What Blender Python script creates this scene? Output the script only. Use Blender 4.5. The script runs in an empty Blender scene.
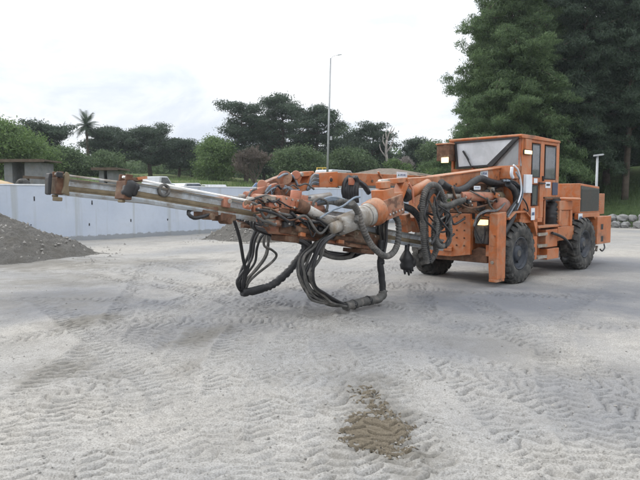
import bpy, math, random
import numpy as np
from mathutils import Vector, Matrix, Quaternion
R = math.radians
random.seed(7)
C = bpy.context.scene.collection
sc = bpy.context.scene

# ------------------------------------------------------------------ survey helpers (pixel -> point on a known plane)
CAMH, FOC, PITCH = 1.65, 600.0, math.atan(45/600.0)
RIG = (3.01, 11.88)                       # front axle of the rig on the ground
_s = math.sqrt(.5)
FWD, LEFT = (-_s, -_s), (_s, -_s)
def ray(px, py):
    x = (px-320)/FOC; v = -(py-240)/FOC
    return (x, math.cos(PITCH)+v*math.sin(PITCH), -math.sin(PITCH)+v*math.cos(PITCH))
def on(px, py, b):
    """point of the rig's vertical plane at offset b, in rig coordinates (forward, left, up)"""
    r = ray(px, py)
    t = (b+RIG[0]*LEFT[0]+RIG[1]*LEFT[1])/(r[0]*LEFT[0]+r[1]*LEFT[1])
    return ((t*r[0]-RIG[0])*FWD[0]+(t*r[1]-RIG[1])*FWD[1], b, CAMH+t*r[2])
def fr(px, py, a):
    """point of the rig's cross plane at station a"""
    r = ray(px, py)
    t = (a+RIG[0]*FWD[0]+RIG[1]*FWD[1])/(r[0]*FWD[0]+r[1]*FWD[1])
    return (a, (t*r[0]-RIG[0])*LEFT[0]+(t*r[1]-RIG[1])*LEFT[1], CAMH+t*r[2])
def gnd(px, py, z=0.0):
    r = ray(px, py); t = (z-CAMH)/r[2]
    return (t*r[0], t*r[1])
def at(px, py, Y):
    r = ray(px, py); t = Y/r[1]
    return Vector((t*r[0], Y, CAMH+t*r[2]))

# ------------------------------------------------------------------ materials
def nd(nt, t, **k):
    n = nt.nodes.new(t)
    for a, v in k.items(): setattr(n, a, v)
    return n
def ramp(nt, fac, stops):
    n = nt.nodes.new('ShaderNodeValToRGB'); e = n.color_ramp.elements
    while len(e) < len(stops): e.new(.5)
    for i, (p, c) in enumerate(stops):
        e[i].position = p; e[i].color = (*c, 1) if len(c) == 3 else c
    nt.links.new(fac, n.inputs[0]); return n
def mixc(nt, fac, a, b):
    n = nt.nodes.new('ShaderNodeMix'); n.data_type = 'RGBA'
    for s, v in ((0, fac), (6, a), (7, b)):
        if hasattr(v, 'is_linked') or hasattr(v, 'links'): nt.links.new(v, n.inputs[s])
        elif s == 0: n.inputs[s].default_value = v
        else: n.inputs[s].default_value = (*v, 1)
    return n.outputs[2]
def noise(nt, co, scale, detail=4, rough=.6, dist=0):
    n = nd(nt, 'ShaderNodeTexNoise'); n.inputs['Scale'].default_value = scale
    n.inputs['Detail'].default_value = detail; n.inputs['Roughness'].default_value = rough
    n.inputs['Distortion'].default_value = dist
    nt.links.new(co, n.inputs['Vector']); return n.outputs['Fac']
def newmat(name):
    m = bpy.data.materials.new(name); m.use_nodes = True
    nt = m.node_tree
    return m, nt, nt.nodes['Principled BSDF'], nd(nt, 'ShaderNodeTexCoord').outputs['Object']
def bump(nt, p, h, strength, dist=.01):
    b = nd(nt, 'ShaderNodeBump'); b.inputs['Strength'].default_value = strength
    b.inputs['Distance'].default_value = dist
    nt.links.new(h, b.inputs['Height']); nt.links.new(b.outputs[0], p.inputs['Normal'])
def basic(name, col, rough=.6, metal=0, var=.25, scale=6, dirt=None, dirt_at=(.5, .68), dscale=3.5, bmp=.15, bscale=60):
    m, nt, p, co = newmat(name)
    n1 = noise(nt, co, scale, 5)
    lo = tuple(c*(1-var) for c in col); hi = tuple(min(1, c*(1+var)) for c in col)
    c = ramp(nt, n1, [(.3, lo), (.7, hi)]).outputs[0]
    p.inputs['Roughness'].default_value = rough; p.inputs['Metallic'].default_value = metal
    if dirt:
        n2 = noise(nt, co, dscale, 8, .7, .4)
        f = ramp(nt, n2, [(dirt_at[0], (0, 0, 0)), (dirt_at[1], (1, 1, 1))]).outputs[0]
        c = mixc(nt, f, c, dirt)
        r = nd(nt, 'ShaderNodeMapRange'); r.inputs[3].default_value = rough; r.inputs[4].default_value = .9
        nt.links.new(f, r.inputs[0]); nt.links.new(r.outputs[0], p.inputs['Roughness'])
        if metal:
            r2 = nd(nt, 'ShaderNodeMapRange'); r2.inputs[3].default_value = metal; r2.inputs[4].default_value = 0
            nt.links.new(f, r2.inputs[0]); nt.links.new(r2.outputs[0], p.inputs['Metallic'])
    nt.links.new(c, p.inputs['Base Color'])
    if bmp: bump(nt, p, noise(nt, co, bscale, 4), bmp)
    return m
def emit(name, col, st):
    m, nt, p, co = newmat(name)
    p.inputs['Base Color'].default_value = (.7, .6, .4, 1)
    p.inputs['Emission Color'].default_value = (*col, 1); p.inputs['Emission Strength'].default_value = st
    return m
def orange_mat(name, base, rust_at=.6, dust=.5):
    m, nt, p, co = newmat(name)
    n1 = noise(nt, co, 2.2, 5); n2 = noise(nt, co, 7, 10, .72, .15); n3 = noise(nt, co, 3.1, 7, .7, 1.2)
    c = ramp(nt, n1, [(.3, tuple(v*.8 for v in base)), (.7, tuple(min(1, v*1.18) for v in base))]).outputs[0]
    fd = ramp(nt, n3, [(.44, (0, 0, 0)), (.72, (dust, dust, dust))]).outputs[0]
    c = mixc(nt, fd, c, (.4, .3, .215))
    ge = nd(nt, 'ShaderNodeNewGeometry'); sz = nd(nt, 'ShaderNodeSeparateXYZ'); nt.links.new(ge.outputs['Normal'], sz.inputs[0])
    dz = nd(nt, 'ShaderNodeMapRange'); dz.inputs[1].default_value = .45; dz.inputs[2].default_value = .95; nt.links.new(sz.outputs[2], dz.inputs[0])
    dm = nd(nt, 'ShaderNodeMath', operation='MULTIPLY'); nt.links.new(dz.outputs[0], dm.inputs[0]); nt.links.new(ramp(nt, n2, [(.35, (.12,)*3), (.62, (.65,)*3)]).outputs[0], dm.inputs[1])
    c = mixc(nt, dm.outputs[0], c, (.45, .36, .27))
    f = ramp(nt, n2, [(rust_at, (0, 0, 0)), (rust_at+.1, (.85, .85, .85))]).outputs[0]
    c = mixc(nt, f, c, (.085, .042, .026))
    sv = nd(nt, 'ShaderNodeTexNoise'); sv.inputs['Scale'].default_value = 4; sv.inputs['Detail'].default_value = 6
    mp = nd(nt, 'ShaderNodeMapping'); mp.inputs['Scale'].default_value = (2.2, 2.2, .7)
    nt.links.new(co, mp.inputs[0]); nt.links.new(mp.outputs[0], sv.inputs['Vector'])
    st = ramp(nt, sv.outputs['Fac'], [(.56, (0, 0, 0)), (.8, (.4, .4, .4))]).outputs[0]
    c = mixc(nt, st, c, (.12, .052, .032))
    nt.links.new(c, p.inputs['Base Color'])
    n7 = noise(nt, co, 55, 3, .6); ch = ramp(nt, n7, [(.66, (0, 0, 0)), (.69, (.9,)*3)]).outputs[0]; c = mixc(nt, ch, c, (.16, .12, .1))
    n8 = noise(nt, co, 1.1, 6, .65, .5); c = mixc(nt, ramp(nt, n8, [(.55, (0, 0, 0)), (.68, (.65,)*3)]).outputs[0], c, (.07, .045, .033))
    nt.links.new(c, p.inputs['Base Color'])
    rr = ramp(nt, n3, [(.4, (.42,)*3), (.7, (.8,)*3)]).outputs[0]
    nt.links.new(rr, p.inputs['Roughness'])
    bump(nt, p, noise(nt, co, 30, 5), .12, .006)
    return m
M = {}
M['orange'] = orange_mat('orange_paint', (.46, .132, .036), .61, .7)
M['orange2'] = orange_mat('worn_orange_paint', (.43, .138, .046), .565, .8)
M['pink'] = orange_mat('faded_red_paint', (.43, .15, .085), .58, .7)
M['rust'] = basic('rusty_steel', (.11, .055, .032), .85, 0, .45, 12, (.22, .17, .12))
M['grime'] = orange_mat('grimy_orange_paint', (.3, .1, .045), .47, .9)
M['mud'] = basic('dried_mud', (.17, .135, .085), .9, 0, .3, 7, (.11, .075, .045), (.55, .7))
M['steel'] = basic('dull_steel', (.43, .42, .4), .5, .6, .25, 6, (.25, .205, .155), (.42, .62))
M['alu'] = basic('aluminium_rail', (.46, .5, .54), .38, .55, .2, 4, (.24, .215, .18), (.46, .64))
M['rod'] = basic('bright_rod', (.8, .78, .74), .4, .35, .1, 9)
M['chrome'] = basic('chrome_rod', (.75, .75, .76), .12, 1, .05, 9, None, bmp=0)
M['rubber'] = basic('tyre_rubber', (.032, .032, .031), .85, 0, .3, 8, (.15, .142, .128), (.45, .72), 5)
M['hose'] = basic('black_hose', (.016, .016, .018), .5, 0, .3, 10, (.1, .095, .09), (.55, .75), 5)
M['hosegrey'] = basic('dusty_hose', (.085, .083, .078), .75, 0, .35, 10, (.22, .2, .18), (.5, .7), 6)
M['hoseblue'] = basic('blue_grey_hose', (.17, .21, .26), .5, 0, .25, 10, (.3, .29, .27), (.5, .7), 6)
M['black'] = basic('black_steel', (.02, .02, .022), .55, 0, .3, 8, (.09, .08, .07), (.55, .75))
M['grille'] = basic('dark_grille', (.06, .062, .055), .6, 0, .2, 30, (.13, .11, .09), (.5, .75))
M['white'] = basic('white_enamel', (.68, .71, .76), .5, 0, .06, 8, (.45, .42, .38), (.6, .8), bmp=0)
M['blue'] = basic('blue_print', (.05, .09, .22), .5, 0, .1, 8, bmp=0)
M['navy'] = basic('navy_plate', (.035, .045, .09), .45, 0, .2, 8, (.12, .1, .1), (.55, .8), bmp=0)
M['green'] = basic('green_print', (.04, .16, .12), .5, 0, .1, 8, bmp=0)
M['rim'] = basic('dark_rim', (.035, .042, .055), .55, .2, .3, 6, (.16, .15, .14), (.5, .75))
M['yellow'] = basic('yellow_paint', (.55, .38, .05), .6, 0, .2, 6)
M['lamp'] = emit('lit_lamp', (1, .72, .34), 1.9)
M['galv'] = basic('galvanised_steel', (.36, .375, .385), .5, .35, .12, 3)
M['bark'] = basic('tree_bark', (.085, .068, .052), .95, 0, .4, 4, bmp=.5, bscale=12)
M['palebark'] = basic('pale_bare_bark', (.3, .27, .25), .95, 0, .3, 4)
M['redbark'] = basic('brown_twigs', (.135, .11, .09), .95, 0, .3, 4)
M['carwhite'] = basic('car_paint_white', (.52, .53, .55), .35, 0, .1, 3, bmp=0)
M['carblue'] = basic('car_paint_blue', (.16, .24, .42), .3, 0, .1, 3, bmp=0)
M['carred'] = basic('car_paint_red', (.22, .05, .035), .3, 0, .1, 3, bmp=0)
M['plank'] = basic('weathered_planks', (.1, .075, .056), .9, 0, .3, 5)
M['hutgrey'] = basic('grey_blockwork', (.2, .205, .215), .9, 0, .2, 4, (.2, .19, .18), (.5, .7))
M['thatch'] = basic('brown_roof_sheet', (.16, .125, .095), .9, 0, .25, 3, (.24, .21, .17), (.5, .7))
M['tarp'] = basic('tan_earth', (.38, .25, .13), .95, 0, .25, 2, (.45, .37, .25), (.5, .65), 1)
M['dark'] = basic('dark_cab_inside', (.03, .03, .032), .8, 0, .2, 5)

def glass(name, tint, dust, tr):
    m, nt, p, co = newmat(name)
    out = nt.nodes['Material Output']
    g = nd(nt, 'ShaderNodeBsdfGlossy'); g.inputs['Roughness'].default_value = .04
    t = nd(nt, 'ShaderNodeBsdfTransparent'); t.inputs[0].default_value = (*tint, 1)
    d = nd(nt, 'ShaderNodeBsdfDiffuse'); d.inputs[0].default_value = (.74, .77, .81, 1)  # pale film: dust, plus reflected sky painted into the glass colour
    tl = nd(nt, 'ShaderNodeBsdfTranslucent'); tl.inputs[0].default_value = (.62, .64, .67, 1)
    fz = nd(nt, 'ShaderNodeFresnel'); fz.inputs[0].default_value = 1.9
    md = nd(nt, 'ShaderNodeMixShader'); md.inputs[0].default_value = .25
    nt.links.new(d.outputs[0], md.inputs[1]); nt.links.new(tl.outputs[0], md.inputs[2])
    m1 = nd(nt, 'ShaderNodeMixShader')
    f = ramp(nt, noise(nt, co, 2.0, 5, .6, .5), [(.35, (dust*.62,)*3), (.62, (dust,)*3)]).outputs[0]
    nt.links.new(f, m1.inputs[0]); nt.links.new(t.outputs[0], m1.inputs[1]); nt.links.new(md.outputs[0], m1.inputs[2])
    m2 = nd(nt, 'ShaderNodeMixShader')
    nt.links.new(fz.outputs[0], m2.inputs[0]); nt.links.new(m1.outputs[0], m2.inputs[1]); nt.links.new(g.outputs[0], m2.inputs[2])
    nt.links.new(m2.outputs[0], out.inputs[0]); nt.nodes.remove(p)
    return m
M['windscreen'] = glass('dust_and_sheen_windscreen', (.75, .78, .8), 1.0, 1)  # film stands for dust and the sky's reflection together
M['pane'] = glass('dark_window_glass', (.35, .38, .37), .26, 1)  # film partly stands in for a grey reflection
M['quarter'] = glass('dusty_quarter_glass', (.6, .64, .6), .5, 1)

def leafmat(name, c1, c2, trans=.25):
    m, nt, p, co = newmat(name)
    g = nd(nt, 'ShaderNodeNewGeometry')
    n1 = noise(nt, co, .35, 3)
    a = nd(nt, 'ShaderNodeMath', operation='ADD'); nt.links.new(g.outputs['Random Per Island'], a.inputs[0]); nt.links.new(n1, a.inputs[1])
    h = nd(nt, 'ShaderNodeMath', operation='MULTIPLY'); h.inputs[1].default_value = .5; nt.links.new(a.outputs[0], h.inputs[0])
    c = ramp(nt, h.outputs[0], [(.22, c1), (.78, c2)]).outputs[0]
    nt.links.new(c, p.inputs['Base Color']); p.inputs['Roughness'].default_value = .6
    p.inputs['Specular IOR Level'].default_value = .25
    tl = nd(nt, 'ShaderNodeBsdfTranslucent'); nt.links.new(c, tl.inputs[0])
    mx = nd(nt, 'ShaderNodeMixShader'); mx.inputs[0].default_value = trans
    nt.links.new(p.outputs[0], mx.inputs[1]); nt.links.new(tl.outputs[0], mx.inputs[2])
    nt.links.new(mx.outputs[0], nt.nodes['Material Output'].inputs[0])
    return m
M['lf_dark'] = leafmat('dark_pine_foliage', (.036, .056, .04), (.088, .125, .078), .3)
M['lf_mid'] = leafmat('mid_green_foliage', (.062, .1, .046), (.14, .2, .09), .35)
M['lf_bright'] = leafmat('fresh_green_foliage', (.075, .13, .045), (.18, .265, .09), .4)
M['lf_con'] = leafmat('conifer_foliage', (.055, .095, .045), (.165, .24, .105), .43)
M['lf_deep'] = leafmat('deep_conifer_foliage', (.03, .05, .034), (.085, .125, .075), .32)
M['lf_brown'] = leafmat('brown_twig_foliage', (.09, .07, .055), (.15, .125, .095), .2)

# ------------------------------------------------------------------ mesh builder
class MB:
    def __init__(s, m=None): s.V, s.F, s.I, s.S, s.mats, s.cur, s.sm = [], [], [], [], [], 0, False; s.use(m) if m else None
    def use(s, m, smooth=False):
        if m not in s.mats: s.mats.append(m)
        s.cur = s.mats.index(m); s.sm = smooth; return s
    def f(s, *ix, smooth=None): s.F.append(ix); s.I.append(s.cur); s.S.append(s.sm if smooth is None else smooth)
    def add(s, vs): n = len(s.V); s.V.extend([tuple(v) for v in vs]); return n
    def box(s, a0, a1, b0, b1, c0, c1):
        a0, a1 = sorted((a0, a1)); b0, b1 = sorted((b0, b1)); c0, c1 = sorted((c0, c1))
        n = s.add([(x, y, z) for z in (c0, c1) for y in (b0, b1) for x in (a0, a1)])
        for q in ((0, 2, 3, 1), (4, 5, 7, 6), (0, 1, 5, 4), (2, 6, 7, 3), (0, 4, 6, 2), (1, 3, 7, 5)): s.f(*[n+i for i in q], smooth=False)
        return s
    def prism(s, poly, b0, b1, ax='b'):
        """poly in (a,z) swept over b (ax='b'), or in (b,z) swept over a (ax='a'), or in (a,b) swept over z (ax='z')"""
        P = {'b': lambda u, v, w: (u, w, v), 'a': lambda u, v, w: (w, u, v), 'z': lambda u, v, w: (u, v, w)}[ax]
        k = len(poly); n = s.add([P(u, v, w) for w in (b0, b1) for u, v in poly])
        s.f(*[n+i for i in range(k)], smooth=False); s.f(*[n+k+i for i in reversed(range(k))], smooth=False)
        for i in range(k): j = (i+1) % k; s.f(n+j, n+i, n+k+i, n+k+j, smooth=False)
        return s
    def cyl(s, p0, p1, r0, r1=None, n=14, cap=True):
        r1 = r0 if r1 is None else r1
        p0, p1 = Vector(p0), Vector(p1); d = (p1-p0).normalized()
        u = d.orthogonal().normalized(); v = d.cross(u)
        k = s.add([p+(u*math.cos(2*math.pi*i/n)+v*math.sin(2*math.pi*i/n))*r for p, r in ((p0, r0), (p1, r1)) for i in range(n)])
        for i in range(n): j = (i+1) % n; s.f(k+i, k+j, k+n+j, k+n+i, smooth=True)
        if cap: s.f(*[k+i for i in reversed(range(n))], smooth=False); s.f(*[k+n+i for i in range(n)], smooth=False)
        return s
    def lathe(s, c, ax, prof, n=28):
        """prof: (radius, along) pairs about axis ax through c"""
        c, d = Vector(c), Vector(ax).normalized(); u = d.orthogonal().normalized(); v = d.cross(u)
        k = s.add([c+d*h+(u*math.cos(2*math.pi*i/n)+v*math.sin(2*math.pi*i/n))*r for r, h in prof for i in range(n)])
        for q in range(len(prof)-1):
            for i in range(n): j = (i+1) % n; s.f(k+q*n+i, k+q*n+j, k+(q+1)*n+j, k+(q+1)*n+i, smooth=True)
        return s
    def bar(s, p0, p1, w, h, up=(0, 0, 1)):
        p0, p1 = Vector(p0), Vector(p1); d = (p1-p0).normalized()
        sd = d.cross(Vector(up)); sd = sd.normalized() if sd.length > 1e-4 else d.orthogonal().normalized()
        up = sd.cross(d)
        n = s.add([p+sd*x*w/2+up*y*h/2 for p in (p0, p1) for x, y in ((-1, -1), (1, -1), (1, 1), (-1, 1))])
        s.f(n, n+1, n+2, n+3, smooth=False); s.f(n+7, n+6, n+5, n+4, smooth=False)
        for i in range(4): j = (i+1) % 4; s.f(n+j, n+i, n+4+i, n+4+j, smooth=False)
        return s
    def tube(s, pts, r, n=8, step=.03, rib=0, ribp=.04, r1=None):
        pts = [Vector(p) for p in pts]; P = [pts[0]*2-pts[1]]+pts+[pts[-1]*2-pts[-2]]
        out = []
        for i in range(1, len(P)-2):
            L = (P[i+1]-P[i]).length; m = max(2, int(L/step))
            for j in range(m):
                t = j/m
                out.append(.5*((2*P[i])+(P[i+1]-P[i-1])*t+(2*P[i-1]-5*P[i]+4*P[i+1]-P[i+2])*t*t+(3*P[i]-P[i-1]-3*P[i+1]+P[i+2])*t**3))
        out.append(pts[-1])
        d = (out[1]-out[0]).normalized(); u = d.orthogonal().normalized(); k = len(s.V); S = 0
        for i, p in enumerate(out):
            if i: S += (p-out[i-1]).length
            e = (out[min(i+1, len(out)-1)]-out[max(i-1, 0)]).normalized()
            u = (u-e*u.dot(e)); u = u.normalized() if u.length > 1e-6 else e.orthogonal().normalized(); v = e.cross(u)
            rr = r if r1 is None else r+(r1-r)*i/(len(out)-1)
            S2 = S+.3*ribp*math.sin(S*9.0)
            rq = [rr*(1+(rib*(1 if (S2/ribp+q/n) % 1 < .62 else -1.2) if rib else 0)) for q in range(n)]
            s.add([p+(u*math.cos(2*math.pi*q/n)+v*math.sin(2*math.pi*q/n))*rq[q] for q in range(n)])
        for i in range(len(out)-1):
            for q in range(n): w = (q+1) % n; s.f(k+i*n+q, k+i*n+w, k+(i+1)*n+w, k+(i+1)*n+q, smooth=True)
        s.f(*[k+q for q in reversed(range(n))], smooth=False); z = k+(len(out)-1)*n; s.f(*[z+q for q in range(n)], smooth=False)
        return s
    def build(s, name, parent=None, bev=0, label=None):
        me = bpy.data.meshes.new(name); me.from_pydata(s.V, [], s.F)
        for m in s.mats: me.materials.append(M[m] if isinstance(m, str) else m)
        me.polygons.foreach_set('material_index', s.I); me.polygons.foreach_set('use_smooth', s.S); me.update()
        o = bpy.data.objects.new(name, me); C.objects.link(o)
        if parent: o.parent = parent
        if label: o['label'] = label
        if bev:
            b = o.modifiers.new('bevel', 'BEVEL'); b.width = bev; b.segments = 2; b.limit_method = 'ANGLE'; b.angle_limit = R(35)
        return o
def tag(o, label, cat, group=None, kind=None):
    if kind: o['kind'] = kind
    if label: o['label'] = label
    if cat: o['category'] = cat
    if group: o['group'] = group
    return o
def empty(name, loc, rz=0):
    o = bpy.data.objects.new(name, None); C.objects.link(o); o.location = loc; o.rotation_euler = (0, 0, rz); o.empty_display_size = .3
    return o
def mesh_np(name, V, F, mat, parent=None, smooth=False):
    me = bpy.data.meshes.new(name); nv, nf, k = len(V), len(F), F.shape[1]
    me.vertices.add(nv); me.vertices.foreach_set('co', V.astype(np.float32).ravel())
    me.loops.add(nf*k); me.loops.foreach_set('vertex_index', F.astype(np.int32).ravel())
    me.polygons.add(nf); me.polygons.foreach_set('loop_start', np.arange(0, nf*k, k, dtype=np.int32))
    me.polygons.foreach_set('use_smooth', np.full(nf, smooth)); me.update(calc_edges=True); me.validate()
    me.materials.append(M[mat] if isinstance(mat, str) else mat)
    o = bpy.data.objects.new(name, me); C.objects.link(o)
    if parent: o.parent = parent
    return o

# ------------------------------------------------------------------ numpy noise
rng = np.random.default_rng(3)
LAT = rng.random((256, 256))
def vnoise(x, y, sc_, oct_=4, gain=.5):
    t = np.zeros_like(x); amp = 1; tot = 0; x = x*sc_; y = y*sc_
    for o in range(oct_):
        xi = np.floor(x).astype(int); yi = np.floor(y).astype(int); fx = x-xi; fy = y-yi
        fx = fx*fx*(3-2*fx); fy = fy*fy*(3-2*fy)
        g = lambda i, j: LAT[(xi+i) & 255, (yi+j) & 255]
        t += amp*((g(0, 0)*(1-fx)+g(1, 0)*fx)*(1-fy)+(g(0, 1)*(1-fx)+g(1, 1)*fx)*fy); tot += amp
        amp *= gain; x = x*2.03+17.3; y = y*2.03+5.7
    return t/tot

# ------------------------------------------------------------------ ground with tyre tracks
TR = [  # (pixel path, width, depth)
    ([(232, 520), (226, 400), (243, 330), (292, 272), (345, 243)], .46, 1.0),
    ([(100, 520), (118, 400), (165, 330), (240, 272), (300, 245)], .46, 1.0),
    ([(352, 520), (318, 420), (318, 350), (352, 290), (392, 262)], .42, .8),
    ([(-60, 470), (52, 380), (145, 318), (250, 282), (420, 268)], .44, 1.0),
    ([(440, 500), (402, 425), (352, 380), (290, 325), (180, 290), (60, 272)], .36, 1.1),
    ([(720, 480), (540, 402), (440, 350), (350, 318), (180, 282), (60, 262)], .44, .9),
    ([(740, 420), (560, 352), (420, 312), (300, 290), (130, 258)], .44, .8),
    ([(590, 520), (505, 420), (455, 370), (425, 325), (420, 285)], .42, .8),
    ([(-40, 300), (150, 303), (300, 322), (450, 328), (680, 325)], .44, .6),
    ([(-20, 500), (20, 420), (95, 350), (130, 300), (150, 265)], .42, .9),
    ([(170, 520), (172, 420), (190, 350), (250, 300), (330, 270)], .44, .8),
    ([(290, 520), (275, 430), (280, 360), (330, 300)], .42, .9),
    ([(20, 520), (60, 440), (105, 372), (160, 322), (230, 285)], .44, .9),
    ([(410, 520), (372, 440), (345, 390), (325, 340), (318, 300)], .4, .8),
    ([(720, 520), (640, 440), (600, 380), (520, 330), (470, 300)], .42, .9),
    ([(-60, 430), (60, 392), (190, 372), (330, 372), (500, 385), (720, 440)], .42, .8),
    ([(-60, 350), (80, 330), (220, 322), (380, 342), (520, 372), (700, 400)], .42, .8),
    ([(-60, 272), (90, 272), (230, 262), (420, 290), (660, 300)], .46, .8),
    ([(260, 520), (200, 430), (130, 360), (40, 300)], .42, .8),
    ([(520, 500), (470, 440), (400, 400), (330, 388), (240, 395), (100, 440)], .4, .6),
    ([(640, 520), (590, 440), (560, 380), (560, 320), (600, 285)], .42, .6),
    ([(520, 520), (440, 440), (380, 360), (330, 330), (230, 312)], .4, .7),
]
def tracks(X, Y):
    Hh = np.zeros_like(X)
    for px, w, dep in TR:
        P = np.array([gnd(*q) for q in px]); 
        # smooth the path
        Q = []
        PP = np.vstack([2*P[0]-P[1], P, 2*P[-1]-P[-2]])
        for i in range(1, len(PP)-2):
            for t in np.linspace(0, 1, 7, endpoint=False):
                Q.append(.5*((2*PP[i])+(PP[i+1]-PP[i-1])*t+(2*PP[i-1]-5*PP[i]+4*PP[i+1]-PP[i+2])*t*t+(3*PP[i]-PP[i-1]-3*PP[i+1]+PP[i+2])*t**3))
        Q.append(P[-1]); Q = np.array(Q)
        best = np.full(X.shape, 9.0); S = np.zeros_like(X); U = np.zeros_like(X); acc = 0
        for i in range(len(Q)-1):
            a, b = Q[i], Q[i+1]; L = np.hypot(*(b-a))
            m = (X > min(a[0], b[0])-w) & (X < max(a[0], b[0])+w) & (Y > min(a[1], b[1])-w) & (Y < max(a[1], b[1])+w)
            ii = np.nonzero(m)
            if len(ii[0]):
                x, y = X[ii]-a[0], Y[ii]-a[1]; dx, dy = (b-a)/L
                s = np.clip(x*dx+y*dy, 0, L); ex, ey = x-s*dx, y-s*dy; d = np.hypot(ex, ey)
                u = -ex*dy+ey*dx
                up = d < best[ii]
                sel = tuple(k[up] for k in ii); best[sel] = d[up]; S[sel] = acc+s[up]; U[sel] = u[up]
            acc += L
        m = best < w*.75
        x, y, u, s, d = X[m], Y[m], U[m], S[m], best[m]
        wob = (vnoise(x, y, 5, 2)-.5)*.16
        fade = .5+.5*np.clip((vnoise(x+31+4*w, y+9+7*dep, .8, 3)-.3)/.2, 0, 1)
        side = np.where(u > 0, 0, .5)
        ph = (s+wob+np.abs(u)*.5)/.115+side
        fq = ph % 1; lug = 1-2.1*np.exp(-((fq-.5)/np.where(fq < .5, .15, .06))**2)
        inside = np.clip((w*.5-d)/.04, 0, 1)
        berm = np.exp(-((d-w*.52)/.045)**2)
        al = inside*.92
        Hh[m] = Hh[m]*(1-al)+dep*fade*(inside*(-.006+.0075*lug)+berm*.005*(.5+vnoise(x, y, 9, 2)))
    return Hh
def axis_steps(lo, hi, f):
    v = [lo]
    while v[-1] < hi: v.append(v[-1]+f(v[-1]))
    return v
ys = axis_steps(2.4, 46, lambda y: max(.0125, .0042*y))
ys = [-120, -40, -12, -3, 0, 1.3, 2.0]+ys+[52, 62, 80, 110, 160, 230, 300]
xr = axis_steps(0, 40, lambda x: .02 if x < 4.2 else .02+(x-4.2)*.045)
xs = [-x for x in reversed(xr[1:])]+xr
xs = [-300, -200, -100, -60]+xs+[60, 100, 200, 300]
X, Y = np.meshgrid(np.array(xs), np.array(ys))
near = np.clip((34-np.hypot(X, Y))/12, 0, 1)
def relief(X, Y):
    near = np.clip((34-np.hypot(X, Y))/12, 0, 1)
    Z = ((vnoise(X, Y, .35, 3)-.5)*.07+(vnoise(X+7, Y+3, 2.2, 4)-.5)*.04+(vnoise(X, Y, 7, 4, .6)-.5)*.007+(vnoise(X, Y, 30, 3, .7)-.5)*.004)*near
    # small wind- and wheel-scuffed ripples across the yard
    w = vnoise(X+3, Y+11, 1.4, 3)*2.2
    rip = np.abs(np.sin((Y*1.0+X*.25)*2*np.pi/.12+w*7))
    Z = Z-(1-rip)**5*.015*np.clip((vnoise(X+60, Y+2, .9, 3)-.3)/.2, 0, 1)*near
    sub = (Y > 2.3) & (Y < 32) & (np.abs(X) < 20)
    T = np.zeros_like(X); T[sub] = tracks(X[sub], Y[sub])
    Z = Z+T*4.2
    # keep it level under the wheels
    for a_, b_ in ((0, .87), (0, -.87), (-3.05, .87), (-3.05, -.87)):
        wx = RIG[0]+FWD[0]*a_+LEFT[0]*b_; wy = RIG[1]+FWD[1]*a_+LEFT[1]*b_
        Z = Z*(1-np.exp(-((X-wx)**2+(Y-wy)**2)/.35**2))
    return Z
Z = relief(X, Y)
nx, ny = len(xs), len(ys)
V = np.stack([X.ravel(), Y.ravel(), Z.ravel()], 1)
i = np.arange(ny-1)[:, None]*nx+np.arange(nx-1)[None]; i = i.ravel()
F = np.stack([i, i+1, i+nx+1, i+nx], 1)
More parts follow.
